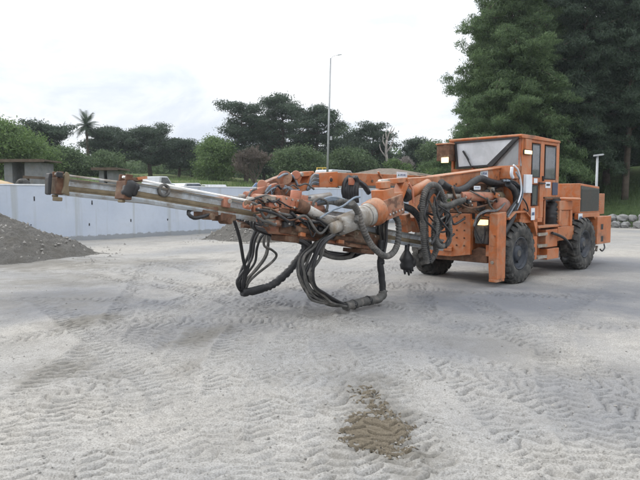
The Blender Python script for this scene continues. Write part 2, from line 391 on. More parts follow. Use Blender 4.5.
def ground_mat():
    m, nt, p, co = newmat('dusty_gravel')
    n1 = noise(nt, co, .22, 4, .55, .6); n2 = noise(nt, co, 1.3, 6, .65, .5); n3 = noise(nt, co, 70, 6, .7); n4 = noise(nt, co, .55, 5, .6, 1)
    c = ramp(nt, n1, [(.36, (.485, .458, .415)), (.5, (.41, .398, .378)), (.64, (.30, .306, .316))]).outputs[0]
    c = mixc(nt, ramp(nt, n2, [(.48, (0, 0, 0)), (.72, (.6,)*3)]).outputs[0], c, (.245, .235, .217))
    c = mixc(nt, ramp(nt, n4, [(.6, (0, 0, 0)), (.74, (.55,)*3)]).outputs[0], c, (.2, .184, .158))
    c = mixc(nt, ramp(nt, n3, [(.34, (0.85,)*3), (.6, (0, 0, 0))]).outputs[0], c, (.185, .176, .16))
    n5 = noise(nt, co, 260, 3, .8)
    c = mixc(nt, ramp(nt, n5, [(.53, (0, 0, 0)), (.65, (.65,)*3)]).outputs[0], c, (.15, .143, .13))
    n6 = noise(nt, co, 6, 6, .7, .3)
    c = mixc(nt, ramp(nt, n6, [(.5, (0, 0, 0)), (.66, (.45,)*3)]).outputs[0], c, (.225, .215, .197))
    v = nd(nt, 'ShaderNodeTexVoronoi'); v.inputs['Scale'].default_value = 120; nt.links.new(co, v.inputs['Vector'])
    sp = ramp(nt, v.outputs['Distance'], [(.12, (.55,)*3), (.2, (0, 0, 0))]).outputs[0]
    c = mixc(nt, sp, c, (.43, .41, .38))
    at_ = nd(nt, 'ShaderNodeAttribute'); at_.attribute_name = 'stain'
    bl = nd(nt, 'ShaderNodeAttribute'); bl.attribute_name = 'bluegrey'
    c = mixc(nt, bl.outputs['Fac'], c, (.145, .152, .168))  # greyer ground, with some of the rig's and trees' shade in the colour
    c = mixc(nt, at_.outputs['Fac'], c, (.15, .14, .12))
    nt.links.new(c, p.inputs['Base Color']); p.inputs['Roughness'].default_value = .95
    p.inputs['Specular IOR Level'].default_value = .15
    h1 = nd(nt, 'ShaderNodeMath', operation='ADD'); nt.links.new(noise(nt, co, 24, 8, .75), h1.inputs[0])
    h2 = nd(nt, 'ShaderNodeMath', operation='MULTIPLY'); h2.inputs[1].default_value = .5; nt.links.new(v.outputs['Distance'], h2.inputs[0])
    nt.links.new(h2.outputs[0], h1.inputs[1])
    h3 = nd(nt, 'ShaderNodeMath', operation='MULTIPLY_ADD'); h3.inputs[1].default_value = .35; nt.links.new(n5, h3.inputs[0]); nt.links.new(h1.outputs[0], h3.inputs[2])
    bump(nt, p, h3.outputs[0], .3, .01)
    return m
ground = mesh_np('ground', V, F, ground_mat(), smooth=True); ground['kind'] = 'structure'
# damp / earthy stains with shapes of their own
st = np.zeros_like(X)
for px, py, rx, ry, k in ((205, 335, .5, .6, .7), (60, 368, .48, .55, .7), (85, 322, .5, .6, .7), (260, 232, 3, 1.2, .3), (505, 345, .7, .6, .3), (120, 372, .3, .3, .4), (378, 434, .5, .75, .8), (366, 402, .36, .8, .65), (350, 385, .3, .5, .35), (40, 264, 2.6, 1.8, .75), (40, 300, 1.6, 1.2, .4),
                          (150, 262, 2.2, 1.3, .5), (60, 280, 1.6, 1.2, .5)):
    gx, gy = gnd(px, py)
    d = np.sqrt(((X-gx)/rx)**2+((Y-gy)/ry)**2)+(vnoise(X, Y, 3.5, 4)-.5)*1.5+(vnoise(X, Y, 20, 3, .7)-.5)*.9
    st = np.maximum(st, k*np.clip((1.1-d)/.9, 0, 1))
at_ = ground.data.attributes.new('stain', 'FLOAT', 'POINT'); at_.data.foreach_set('value', st.ravel().astype(np.float32))

st2 = np.zeros_like(X)  # blue-grey ground tone, partly painting in the soft shade of rig and trees
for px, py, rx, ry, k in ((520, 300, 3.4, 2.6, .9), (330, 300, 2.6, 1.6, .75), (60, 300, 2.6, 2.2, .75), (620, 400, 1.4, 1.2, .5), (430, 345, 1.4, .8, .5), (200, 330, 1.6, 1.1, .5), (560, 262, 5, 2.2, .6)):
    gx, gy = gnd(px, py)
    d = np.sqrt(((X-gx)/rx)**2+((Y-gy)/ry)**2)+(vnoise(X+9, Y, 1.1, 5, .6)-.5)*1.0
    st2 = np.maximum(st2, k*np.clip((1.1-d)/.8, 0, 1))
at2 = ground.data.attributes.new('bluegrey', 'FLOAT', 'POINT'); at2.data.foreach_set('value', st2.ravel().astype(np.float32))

def heap(name, cx, cy, prof, rx, ry, mat, seed=0, n=110, rough=.12, rot=0, lab=None, cat=None, kind=None):
    """a loose heap: height prof(r) over an ellipse, with sloughed, uneven flanks"""
    g = np.linspace(-1.25, 1.25, n); GX, GY = np.meshgrid(g, g)
    c_, s_ = math.cos(rot), math.sin(rot)
    WX = (GX*c_*rx-GY*s_*ry)+cx; WY = (GX*s_*rx+GY*c_*ry)+cy
    nz = vnoise(WX+seed, WY+seed*2, 1.1/max(.3, min(rx, ry)), 4)-.5
    r = np.hypot(GX, GY)*(1+nz*.5)
    Zh = prof(r)
    Zh = Zh+(vnoise(WX+seed, WY, 3.0/max(.3, min(rx, ry)), 5, .6)-.5)*rough*np.clip((1.25-r)*2, 0, 1)+((vnoise(WX, WY+seed, 4.2, 4, .65)-.5)*.16+(vnoise(WX, WY, 15, 3, .7)-.5)*.07)*np.clip((1.15-r)*3, 0, 1)*(n > 99)-.03*np.clip((r-.95)*8, 0, 1)
    Vv = np.stack([WX.ravel(), WY.ravel(), Zh.ravel()], 1)
    q = (np.arange(n-1)[:, None]*n+np.arange(n-1)[None]).ravel()
    Ff = np.stack([q, q+1, q+n+1, q+n], 1)
    keep = (r.ravel()[Ff].min(1) < 1.2); Ff = Ff[keep]
    o = mesh_np(name, Vv, Ff, mat, smooth=True)
    return tag(o, lab, cat, None, kind)
def heapmat(name, c1, c2, c3, sc_=14):
    m, nt, p, co = newmat(name)
    n1 = noise(nt, co, sc_, 8, .8); n2 = noise(nt, co, 1.2, 5, .6, .8)
    c = ramp(nt, n1, [(.3, c1), (.68, c2)]).outputs[0]
    c = mixc(nt, ramp(nt, n2, [(.48, (0, 0, 0)), (.66, (.8,)*3)]).outputs[0], c, c3)
    nt.links.new(c, p.inputs['Base Color']); p.inputs['Roughness'].default_value = .95; p.inputs['Specular IOR Level'].default_value = .1
    bump(nt, p, noise(nt, co, 22, 8, .8), .9, .04); return m
hm = heapmat('grey_gravel', (.08, .077, .071), (.22, .21, .193), (.13, .121, .105), 30)
hm2 = heapmat('brown_sand', (.12, .1, .073), (.36, .31, .235), (.22, .187, .138), 90)
gx, gy = gnd(2, 262); 
heap('gravel_pile', gx-1.5, gy+1.6, lambda r: 1.25*np.clip(1-r, 0, 1)**1.05+.1*np.clip(1.15-r, 0, 1), 3.0, 2.5, hm, 3, 300, .3, .3,
     'dark grey heap of gravel in front of the pale concrete wall at the left edge', 'gravel pile')
gx, gy = gnd(246, 241)
heap('gravel_pile', gx+.3, gy+1.1, lambda r: 1.2*np.clip(1-r, 0, 1)**1.0+.05*np.clip(1.15-r, 0, 1), 2.1, 1.6, hm, 11, 200, .25, 0,
     'small pale grey gravel heap behind the drill feeds near the wall', 'gravel pile')
def sand_patch():
    gx, gy = gnd(378, 434); ux, uy = gnd(368, 398)
    SX, SY = np.meshgrid(np.arange(gx-.62, gx+.62, .0065), np.arange(gy-.75, gy+1.0, .0075))
    rg = (vnoise(SX, SY, 4.5, 4, .6)-.5)*1.5+(vnoise(SX*.5, SY*1.6, 9, 4, .7)-.5)*1.3+(vnoise(SX, SY, 38, 3, .8)-.5)*1.5
    m1 = 1-np.sqrt(((SX-gx)/.27)**2+((SY-gy)/.36)**2); m2 = .58-np.sqrt(((SX-ux)/.19)**2+((SY-uy)/.5)**2)
    mm = np.maximum(m1, m2*.6)+rg*.62
    Zs_ = relief(SX, SY)+np.clip(mm, -.2, .45)*.03+(vnoise(SX*.8, SY*1.3, 12, 3, .6)-.5)*.007+(vnoise(SX, SY, 45, 3, .8)-.5)*.011-.002
    Vv = np.stack([SX.ravel(), SY.ravel(), Zs_.ravel()], 1); n = SX.shape[1]
    q = (np.arange(SX.shape[0]-1)[:, None]*n+np.arange(n-1)[None]).ravel(); Ff = np.stack([q, q+1, q+n+1, q+n], 1)
    Ff = Ff[mm.ravel()[Ff].min(1) > .02]
    tag(mesh_np('sand_patch', Vv, Ff, hm2, smooth=True), 'small spilled patch of brown sand with a tyre print across the pale ground', 'sand', None, 'stuff')
sand_patch()
# loose stones
def stones():
    base = np.array([[1, 0, 0], [-1, 0, 0], [0, 1, 0], [0, -1, 0], [0, 0, 1], [0, 0, -1]], float)
    fc = np.array([[0, 2, 4], [2, 1, 4], [1, 3, 4], [3, 0, 4], [2, 0, 5], [1, 2, 5], [3, 1, 5], [0, 3, 5]])
    n = 5200; r = np.random.default_rng(5)
    yy = 3.0*np.exp(r.random(n)*math.log(9)); xx = (r.random(n)-.5)*1.25*yy
    k = int(n*.04); gx, gy = gnd(378, 430); xx[:k] = gx+r.normal(0, .25, k); yy[:k] = gy+r.normal(0, .32, k)
    s = .0035+.012*r.random(n)**5*1.0
    Vv = base[None]*(s[:, None, None]*(.6+.8*r.random((n, 6, 1))))*np.array([1, 1, .7])
    an = r.random(n)*6.28; ca, sa = np.cos(an)[:, None], np.sin(an)[:, None]
    x = Vv[..., 0]*ca-Vv[..., 1]*sa; y = Vv[..., 0]*sa+Vv[..., 1]*ca
    zz = np.interp(xx, xs, np.arange(nx)).round().astype(int); wy = np.interp(yy, ys, np.arange(ny)).round().astype(int)
    z0 = Z[wy, zz]
    Vv = np.stack([x+xx[:, None], y+yy[:, None], Vv[..., 2]+z0[:, None]+.002], -1).reshape(-1, 3)
    Ff = (fc[None]+6*np.arange(n)[:, None, None]).reshape(-1, 3)
    # and on the heaps and round their feet
    hv = []
    for ho_ in [o_ for o_ in C.objects if o_.name.startswith('gravel_pile')]:
        a_ = np.zeros(len(ho_.data.vertices)*3, np.float32); ho_.data.vertices.foreach_get('co', a_); hv.append(a_.reshape(-1, 3)[r.integers(0, len(a_)//3, 1500)])
    hv = np.concatenate(hv); m = len(hv); s2 = .012+.05*r.random(m)**4
    V2 = base[None]*(s2[:, None, None]*(.6+.8*r.random((m, 6, 1))))+(hv+r.normal(0, .06, (m, 3))*np.array([1, 1, 0]))[:, None, :]
    Vv = np.concatenate([Vv, V2.reshape(-1, 3)]); Ff = (fc[None]+6*np.arange(n+m)[:, None, None]).reshape(-1, 3)
    o = mesh_np('loose_stones', Vv, Ff, basic('stone_chips', (.27, .258, .238), .9, 0, .35, 3, bmp=0)); tag(o, 'loose stone chips scattered over the gravel yard', 'stones', None, 'stuff')
stones()

# ------------------------------------------------------------------ concrete wall on the left
w0 = np.array(gnd(55, 242)); w1 = np.array(gnd(190, 234.3)); wd = (w1-w0)/np.hypot(*(w1-w0)); wn = np.array([-wd[1], wd[0]])
WALL_ANG = math.atan2(wd[1], wd[0])
WL0, WL1, WH = -22.0, 26.0, 1.97
def wall_mat():
    m, nt, p, co = newmat('painted_concrete')
    n1 = noise(nt, co, .6, 5, .6); n2 = noise(nt, co, 5, 6, .7)
    c = ramp(nt, n1, [(.35, (.425, .48, .57)), (.65, (.5, .55, .63))]).outputs[0]
    c = mixc(nt, ramp(nt, n2, [(.5, (0, 0, 0)), (.75, (.35,)*3)]).outputs[0], c, (.38, .41, .45))
    mp = nd(nt, 'ShaderNodeMapping'); mp.inputs['Scale'].default_value = (1.15, 1, .04); nt.links.new(co, mp.inputs[0])
    s = noise(nt, mp.outputs[0], 1.6, 5, .65)
    c = mixc(nt, ramp(nt, s, [(.53, (0, 0, 0)), (.68, (.75,)*3)]).outputs[0], c, (.33, .345, .33))
    mp2 = nd(nt, 'ShaderNodeMapping'); mp2.inputs['Scale'].default_value = (.15, 1, 3); nt.links.new(co, mp2.inputs[0])
    s2 = noise(nt, mp2.outputs[0], 1.5, 5, .65)
    c = mixc(nt, ramp(nt, s2, [(.58, (0, 0, 0)), (.7, (.4,)*3)]).outputs[0], c, (.5, .52, .55))
    # splash-dirtied foot
    sx = nd(nt, 'ShaderNodeSeparateXYZ'); nt.links.new(co, sx.inputs[0])
    ad = nd(nt, 'ShaderNodeMath', operation='MULTIPLY_ADD'); ad.inputs[1].default_value = -.3; nt.links.new(n2, ad.inputs[0]); nt.links.new(sx.outputs[2], ad.inputs[2])
    c = mixc(nt, ramp(nt, ad.outputs[0], [(-.0, (.7,)*3), (.03, (0, 0, 0))]).outputs[0], c, (.2, .205, .2))
    nt.links.new(c, p.inputs['Base Color']); p.inputs['Roughness'].default_value = .85
    bump(nt, p, n2, .2, .02); return m
M['wall'] = wall_mat()
M['cope'] = basic('white_coping', (.68, .7, .72), .8, 0, .12, 3, (.45, .45, .44), (.55, .75))
wall = empty('concrete_wall', (w0[0], w0[1], 0), WALL_ANG); tag(wall, 'long pale blue painted concrete wall behind the gravel heaps', 'wall')
mb = MB('wall').box(WL0, WL1, 0, .22, -.2, WH); mb.build('wall_face', wall, .01)
MB('cope').box(WL0, WL1, -.02, .24, WH+.002, WH+.05).build('coping', wall, .008)
mb = MB('black')
for k in range(18):
    for h in (.62, 1.45):
        a = WL0+1.2+k*1.83+random.uniform(-.25, .25); mb.cyl((a, -.003, h+random.uniform(-.2, .2)), (a, .01, h), .024, n=8)
mb.build('tie_holes', wall)

# ------------------------------------------------------------------ terrain behind
def ground_grass(name, f1, f2, f3, s1=3):
    m, nt, p, co = newmat(name)
    n1 = noise(nt, co, .25, 5, .6); n2 = noise(nt, co, s1, 8, .75)
    c = ramp(nt, n2, [(.3, f1), (.7, f2)]).outputs[0]
    c = mixc(nt, ramp(nt, n1, [(.45, (0, 0, 0)), (.65, (.7,)*3)]).outputs[0], c, f3)
    nt.links.new(c, p.inputs['Base Color']); p.inputs['Roughness'].default_value = .95; p.inputs['Specular IOR Level'].default_value = .1
    bump(nt, p, n2, .9, .12); return m
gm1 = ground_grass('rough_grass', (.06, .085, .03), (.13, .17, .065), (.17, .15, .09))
gm2 = ground_grass('dark_bank_grass', (.045, .07, .03), (.1, .145, .055), (.085, .085, .05))  # the bank's own grass, a darker green than the field
def terrain(name, org, ang, s_rng, d_rng, h, mat, step=1.2):
    S, D = np.meshgrid(np.arange(*s_rng, step), np.concatenate([[d_rng[0]], np.arange(d_rng[0]+.4, d_rng[1], step)]))
    Zh = h(S, D)+(vnoise(S+40, D+80, .25, 4)-.5)*.7*np.clip(D/6, 0, 1)+(vnoise(S, D, 1.1, 3)-.5)*.25*np.clip(D/3, 0, 1)
    c_, s_ = math.cos(ang), math.sin(ang)
    Vv = np.stack([(org[0]+S*c_-D*s_).ravel(), (org[1]+S*s_+D*c_).ravel(), Zh.ravel()], 1)
    n = S.shape[1]; q = (np.arange(S.shape[0]-1)[:, None]*n+np.arange(n-1)[None]).ravel()
    o = mesh_np(name, Vv, np.stack([q, q+1, q+n+1, q+n], 1), mat, smooth=True); o['kind'] = 'structure'; return o
def hillh(d): return 1.1+np.clip(d-1, 0, 60)*.062+np.clip(d-60, 0, 100)*.03
field = terrain('grass_field', w0, WALL_ANG, (-70, 150), (.3, 150), lambda s, d: hillh(d), gm1)
b0 = np.array(gnd(560, 225.5)); b1 = np.array(gnd(655, 228.5)); bd = (b1-b0)/np.hypot(*(b1-b0)); BANK = math.atan2(bd[1], bd[0])
def bankh(d): return np.clip(d, 0, 14)*.27+np.clip(d-14, 0, 60)*.05-.12
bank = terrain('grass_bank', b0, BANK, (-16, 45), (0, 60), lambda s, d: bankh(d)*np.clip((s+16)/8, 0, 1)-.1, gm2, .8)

def field_z(x, y):
    d = (x-w0[0])*wn[0]+(y-w0[1])*wn[1]; return float(hillh(np.array(d)))
def bank_z(x, y):
    nn = (-bd[1], bd[0]); d = (x-b0[0])*nn[0]+(y-b0[1])*nn[1]; return float(bankh(np.array(max(d, 0))))

# grass tufts on the bank and on the field edge (one mass each)
def tufts(name, n, sampler, zf, size, mat, lab):
    r = np.random.default_rng(len(name)); P = sampler(r, n)
    z = np.array([zf(*q) for q in P]); an = r.random(n)*6.28; L = size*(.5+r.random(n)); w = L*.12
    dx, dy = np.cos(an), np.sin(an); lx, ly = r.normal(0, .35, n)*L, r.normal(0, .35, n)*L
    p0 = np.stack([P[:, 0]-dx*w, P[:, 1]-dy*w, z-.12], 1); p1 = np.stack([P[:, 0]+dx*w, P[:, 1]+dy*w, z-.12], 1)
    p2 = np.stack([P[:, 0]+lx, P[:, 1]+ly, z+L], 1)
    Vv = np.stack([p0, p1, p2], 1).reshape(-1, 3); Ff = np.arange(3*n).reshape(-1, 3)
    tag(mesh_np(name, Vv, Ff, mat), lab, 'grass', None, 'stuff')
nn = np.array((-bd[1], bd[0]))
tufts('bank_grass', 26000, lambda r, n: b0+np.outer(r.random(n)*34-6, bd)+np.outer(r.random(n)**1.2*13+.2, nn), bank_z, .14, 'lf_mid', 'rough dark grass covering the bank on the right')
tufts('field_grass', 16000, lambda r, n: w0+np.outer(r.random(n)*60-20, wd)+np.outer(r.random(n)*45+.6, wn), field_z, .3, 'lf_bright', 'long light green grass on the field beyond the wall')

# ------------------------------------------------------------------ stone gabion wall at the foot of the bank
gab = empty('stone_wall', (b1[0], b1[1], 0), BANK); tag(gab, 'low grey wall of stacked rough boulders along the foot of the grassy bank', 'stone wall')
M['boulder'] = basic('grey_boulder', (.24, .24, .235), .9, 0, .3, 3, (.2, .2, .18), (.5, .7), 2, .4, 8)
def boulder(cx, cy, cz, r, sq):
    mb = MB().use('boulder', False); rr = random.Random(int(cx*977+cz*131)); n = 9; m_ = 6; vs = []
    for i in range(m_+1):
        th = math.pi*i/m_
        for j in range(n):
            ph = 2*math.pi*j/n
            d = [math.sin(th)*math.cos(ph), math.sin(th)*math.sin(ph), math.cos(th)]
            d = [math.copysign(abs(v)**.8, v) for v in d]; k = r*(1+rr.uniform(-.22, .2))
            vs.append((cx+d[0]*k*sq[0], cy+d[1]*k*sq[1], cz+d[2]*k*sq[2]))
    k = mb.add(vs)
    for i in range(m_):
        for j in range(n): q = (j+1) % n; mb.f(k+i*n+j, k+(i+1)*n+j, k+(i+1)*n+q, k+i*n+q)
    return mb
for row in range(2):
    for k in range(26):
        x = -2.2+k*.5+row*.22+random.uniform(-.07, .07)
        boulder(x, -.35+random.uniform(-.1, .1)+row*.12, .17+row*.3+random.uniform(-.03, .03), .23, (random.uniform(.9, 1.25), 1, random.uniform(.72, .95))).build('boulder', gab)

# ------------------------------------------------------------------ trees
def leaves(name, cl, per, size, mat, parent, seed, asp=.5, up=.3, shell=.55, droop=0):
    """cl: rows cx,cy,cz,rx,ry,rz; per: leaves per unit cluster"""
    r = np.random.default_rng(seed); cl = np.array(cl); vol = cl[:, 3]*cl[:, 4]
    cnt = np.maximum(12, (per*vol/vol.mean())).astype(int); idx = np.repeat(np.arange(len(cl)), cnt); n = len(idx)
    d = r.normal(size=(n, 3)); d /= np.linalg.norm(d, axis=1)[:, None]
    rad = shell+(1.08-shell)*r.random(n)**.7; rad = np.where(r.random(n) < .2, rad*1.4, rad)
    p = cl[idx, :3]+d*rad[:, None]*cl[idx, 3:6]
    nrm = d*.8+r.normal(size=(n, 3))*.75; nrm[:, 2] += up; nrm /= np.linalg.norm(nrm, axis=1)[:, None]
    t = np.cross(nrm, r.normal(size=(n, 3))); t[:, 2] -= droop; t /= np.linalg.norm(t, axis=1)[:, None]
    b = np.cross(nrm, t); L = size*(.55+.9*r.random(n))[:, None]; W = L*asp
    Vv = np.stack([p-b*W*.5-t*L*.3, p-t*L*.55, p+b*W*.5-t*L*.2, p+t*L*.6+nrm*L*.1], 1).reshape(-1, 3)
    Ff = np.arange(4*n).reshape(-1, 4)
    return mesh_np(name, Vv, Ff, mat, parent)
def limbs(name, trunk_pts, r0, r1, ends, mat, parent, lr=.06, frac=.85):
    mb = MB().use(mat, True); mb.tube(trunk_pts, r0, 9, .5, r1=r1)
    T = [Vector(p) for p in trunk_pts]
    for e in ends:
        e = Vector(e); hz = e.z-math.hypot(e.x, e.y)*.55
        # branch from the trunk a little below the end
        best = None
        for i in range(len(T)-1):
            for t in (0, .25, .5, .75, 1):
                q = T[i].lerp(T[i+1], t); k = abs(q.z-hz)
                if best is None or k < best[0]: best = (k, q)
        q = best[1]; mid = q.lerp(e, .5)+Vector((0, 0, -.08*(e-q).length))
        mb.tube([q, mid, q.lerp(e, frac)], lr, 5, .5, r1=lr*.35)
    return mb.build(name, parent)
def crown_clusters(n, env, z0, z1, r_rng, rr, flat=.75, shell=.5, off=(0, 0)):
    out = []
    for k in range(n):
        t = (k+rr.random())/n; z = z0+(z1-z0)*t; R_ = env(t)
        a = rr.uniform(0, 6.283); q = R_*(shell+(1-shell)*math.sqrt(rr.random()))*rr.uniform(.75, 1.05)
        if rr.random() < .2: q *= .35
        s = rr.uniform(*r_rng)*(.75+.5*min(1, R_/2.5))
        out.append((off[0]+q*math.cos(a), off[1]+q*math.sin(a), z, s*rr.uniform(.9, 1.35), s*rr.uniform(.9, 1.35), s*flat*rr.uniform(.8, 1.15)))
    return out
def tree(name, lab, base_px, Y, top_py, env, z0f, ncl, r_rng, per, size, mat, group='trees beyond the wall', bark='bark', seed=1, flat=.75, zf=field_z, lean=0, asp=.5,
         trunk_r=.22, shell=.5, droop=0, cat='tree', nlimb=30, gap=0):
    rr = random.Random(seed); x = (base_px-320)/FOC*Y/math.cos(PITCH) if False else at(base_px, 190, Y).x
    zb = zf(x, Y)-.25; top = at(base_px, top_py, Y).z; Ht = top-zb
    root = empty(name, (x, Y, zb), rr.uniform(0, .4)); tag(root, lab, cat, group)
    cl = crown_clusters(ncl, env, Ht*z0f, Ht*.97, r_rng, rr, flat, shell)
    if gap: cl = [c for c in cl if rr.random() > gap]
    tp = [(0, 0, 0), (lean*.3+rr.uniform(-.1, .1), rr.uniform(-.1, .1), Ht*.33), (lean*.7, rr.uniform(-.2, .2), Ht*.66), (lean, 0, Ht*.95)]
    cl = [(c[0]+lean*min(1, c[2]/Ht), *c[1:]) for c in cl]
    ends = rr.sample([c[:3] for c in cl], min(nlimb, len(cl)))
    limbs('trunk', tp, trunk_r, .05, ends, bark, root, trunk_r*.33)
    leaves('crown', cl, per, size, mat, root, seed, asp, droop=droop, shell=.45)
    return root
dome = lambda R_: (lambda t: R_*math.sqrt(max(.05, 1-(1.75*t-.75)**2)) if t > .43 else R_*(.6+.4*t/.43))
cone = lambda R_: (lambda t: R_*(1-.85*t)+.2)
umb = lambda R_: (lambda t: R_*(.35+.65*t if t < .75 else 1-.55*(t-.75)/.25))
colm = lambda R_: (lambda t: R_*(.7+.3*math.sin(t*9))*(1 if t < .7 else 1-.7*(t-.7)/.3))
tall = lambda R_: (lambda t: R_*(.55+.45*math.sin(math.pi*min(1, t*1.25))) if t < .8 else R_*(.72-.6*(t-.8)/.2))

def pine(lab, px, Y, top_py, wpx, z0, nb, seed, lean=0, mat='lf_dark', tr=.24, per=210, env=None, blob=1.0):
    """open-crowned pine: rising limbs that carry separate flat clumps"""
    rr = random.Random(seed); x = at(px, 190, Y).x; zb = field_z(x, Y)-.25; Ht = at(px, top_py, Y).z-zb; W = wpx/2*Y/FOC
    root = empty('pine_tree', (x, Y, zb)); tag(root, lab, 'tree', 'trees beyond the wall')
    T = [Vector((0, 0, 0)), Vector((lean*.2+rr.uniform(-.2, .2), 0, Ht*.3)), Vector((lean*.6+rr.uniform(-.3, .3), rr.uniform(-.3, .3), Ht*.62)), Vector((lean, 0, Ht*.93))]
    def tp(t): k = min(2, int(t*3)); return T[k].lerp(T[k+1], t*3-k)
    tm = MB().use('bark', True); tm.tube(T, tr, 9, .5, r1=.06); cl = []
    env = env or (lambda t: .55+.6*math.sin(math.pi*min(1, .12+t*.8)) if t < .75 else 1.1-1.7*(t-.75))
    for k in range(nb):
        t = (k+rr.random())/nb; p = tp(min(1, z0+(1-z0)*t*.97)); az = k*2.4+rr.uniform(-.7, .7)
        L = max(.5, W*env(t)*rr.choice((.45, .7, .85, 1.0, 1.1)))
        e = p+Vector((math.cos(az)*L, math.sin(az)*L, L*rr.uniform(.1, .5)))
        if e.z > Ht*.985: e.z = Ht*rr.uniform(.9, .985)
        m = p.lerp(e, .5)-Vector((0, 0, .12*L)); tm.tube([p, m, e], .05+.018*L, 5, .5, r1=.02)
        for q in range(rr.choice((2, 3, 4))):
            f = rr.uniform(.55, 1.08); c = p.lerp(e, f)+Vector((rr.uniform(-.5, .5), rr.uniform(-.5, .5), rr.uniform(-.15, .35)))
            r_ = rr.uniform(.5, .95)*blob; cl.append((c.x, c.y, c.z, r_*1.25, r_*1.25, r_*rr.uniform(.4, .62)))
    for q in range(4): cl.append((lean+rr.uniform(-.6, .6), rr.uniform(-.6, .6), Ht*rr.uniform(.93, .99)-.2, .7*blob, .7*blob, .4*blob))
    tm.build('trunk', root); leaves('crown', cl, per, .21, mat, root, seed, .4, shell=.35)
pine('flat-topped spreading pine standing behind the grey hut roof at far left', 47, 64, 123, 46, .5, 22, 13, -.4, env=lambda t: .5+.6*t)
pine('tall slim dark pine right beside the palm', 102, 72, 127, 30, .3, 22, 15, .3)
pine('dark pine with a small flat cap second to the right of the palm', 124, 76, 131, 24, .4, 18, 17, .2)
pine('broad high-crowned dark pine behind the parked white pickup', 151, 76, 127, 38, .3, 36, 18, 0, tr=.3)
pine('thin-crowned dark pine between the broad pine and the bright rounded tree', 179, 78, 139, 30, .25, 24, 19, .3)
pine('tall dark layered pine with a tuft of separate clumps, leftmost of the tallest cluster', 246, 72, 100, 38, .3, 36, 22, -.3, tr=.3)
pine('massive dark pine with the highest rounded crown in the distant row', 281, 75, 94, 50, .2, 54, 23, 0, tr=.38, blob=1.12)
pine('dark dense pine just left of the tall light pole', 314, 70, 103, 40, .14, 46, 24, .3, tr=.32)
pine('dark pine filling the gap between the two tallest pines', 264, 80, 118, 34, .15, 34, 61, 0)
pine('small dark compact pine left of the bare dead tree', 373, 76, 124, 32, .25, 30, 28, .2)
pine('narrow dark pine right beside the dead tree', 414, 74, 139, 22, .12, 30, 29, 0)
pine('dark pine between the light pole and the compact pine', 348, 80, 134, 26, .2, 24, 62, 0)
tree('broadleaf_tree', 'bright green bushy broadleaf tree cut by the left edge of the photo', 3, 48, 122, dome(2.6), .2, 60, (.6, .95), 357, 0.192, 'lf_bright', seed=11)
tree('broadleaf_tree', 'rounded fresh green tree just right of the tree at the left edge', 24, 56, 140, dome(2.9), .15, 55, (.6, .95), 323, 0.200, 'lf_bright', seed=12)
tree('broadleaf_tree', 'low light green bushy tree in front of the flat-topped pine', 62, 60, 150, dome(2.8), .12, 46, (.6, .9), 306, 0.207, 'lf_mid', seed=14)
tree('broadleaf_tree', 'small rounded mid green bush at the foot of the palm', 103, 64, 154, dome(2.5), .1, 40, (.6, .9), 323, 0.207, 'lf_mid', seed=16)
tree('broadleaf_tree', 'grey green open-crowned tree left of the bright rounded tree', 192, 84, 142, dome(2.3), .2, 40, (.6, .95), 221, 0.237, 'lf_mid', seed=20, gap=.2)
tree('broadleaf_tree', 'rounded bright green tree beside the tallest cluster of dark pines', 216, 70, 138, dome(2.7), .1, 60, (.6, .95), 323, 0.207, 'lf_bright', seed=21)
tree('broadleaf_tree', 'mid green tree in front of the massive dark pine', 300, 62, 148, dome(2.8), .08, 50, (.6, .95), 323, 0.207, 'lf_mid', seed=25)
tree('broadleaf_tree', 'thin grey green tree right behind the tall light pole', 344, 82, 124, dome(2.6), .2, 46, (.6, .95), 204, 0.237, 'lf_mid', seed=26, gap=.2)
tree('broadleaf_tree', 'low mid green tree right of the tall light pole', 352, 66, 150, dome(2.9), .1, 46, (.6, .95), 306, 0.207, 'lf_mid', seed=27)
tree('broadleaf_tree', 'dark green rounded tree just left of the rig cab', 432, 70, 143, dome(2.3), .08, 54, (.6, .95), 323, 0.207, 'lf_mid', seed=30)
tree('broadleaf_tree', 'light green low bush below the cab lamp', 452, 60, 165, dome(2.6), .05, 44, (.6, .9), 289, 0.200, 'lf_bright', seed=31)
tree('broadleaf_tree', 'short bright bush at the foot of the dead tree', 396, 64, 160, dome(1.6), .05, 26, (.5, .8), 289, 0.200, 'lf_bright', seed=32)

def twig_tree(name, lab, px, Y, top, spread, mat, seed, depth=5, r=.12, n0=3, grp='trees beyond the wall', h0=.35):
    rr = random.Random(seed); x = at(px, 190, Y).x; zb = field_z(x, Y)-.2; Ht = at(px, top, Y).z-zb
    root = empty(name, (x, Y, zb)); tag(root, lab, 'tree', grp)
    tr = MB().use(mat, True); tw = MB().use(mat, True)
    tr.tube([(0, 0, 0), (.1, 0, Ht*.18), (-.05, .05, Ht*h0)], r, 7, .5, r1=r*.7)
    def grow(p, d, L, r_, k):
        e = p+d*L; m = tr if k >= depth-1 else tw
        m.tube([p, p+d*L*.5+Vector((rr.uniform(-.1, .1), rr.uniform(-.1, .1), 0))*L, e], r_, 4, .6, r1=r_*.6)
        if k == 0: return
        for q in range(rr.choice((2, 3, 3))):
            nd_ = (d+Vector((rr.uniform(-1, 1)*spread, rr.uniform(-1, 1)*spread, rr.uniform(-.25, .5)))).normalized()
            grow(p+d*L*rr.uniform(.55, 1), nd_, L*rr.uniform(.6, .82), max(r_*.6, .022), k-1)
    for q in range(n0):
        d = Vector((rr.uniform(-1, 1)*spread, rr.uniform(-1, 1)*spread, 1)).normalized(); grow(Vector((-.05, .05, Ht*h0*rr.uniform(.6, 1))), d, Ht*.24, r*.6, depth)
    tr.build('trunk', root); tw.build('twigs', root); return root
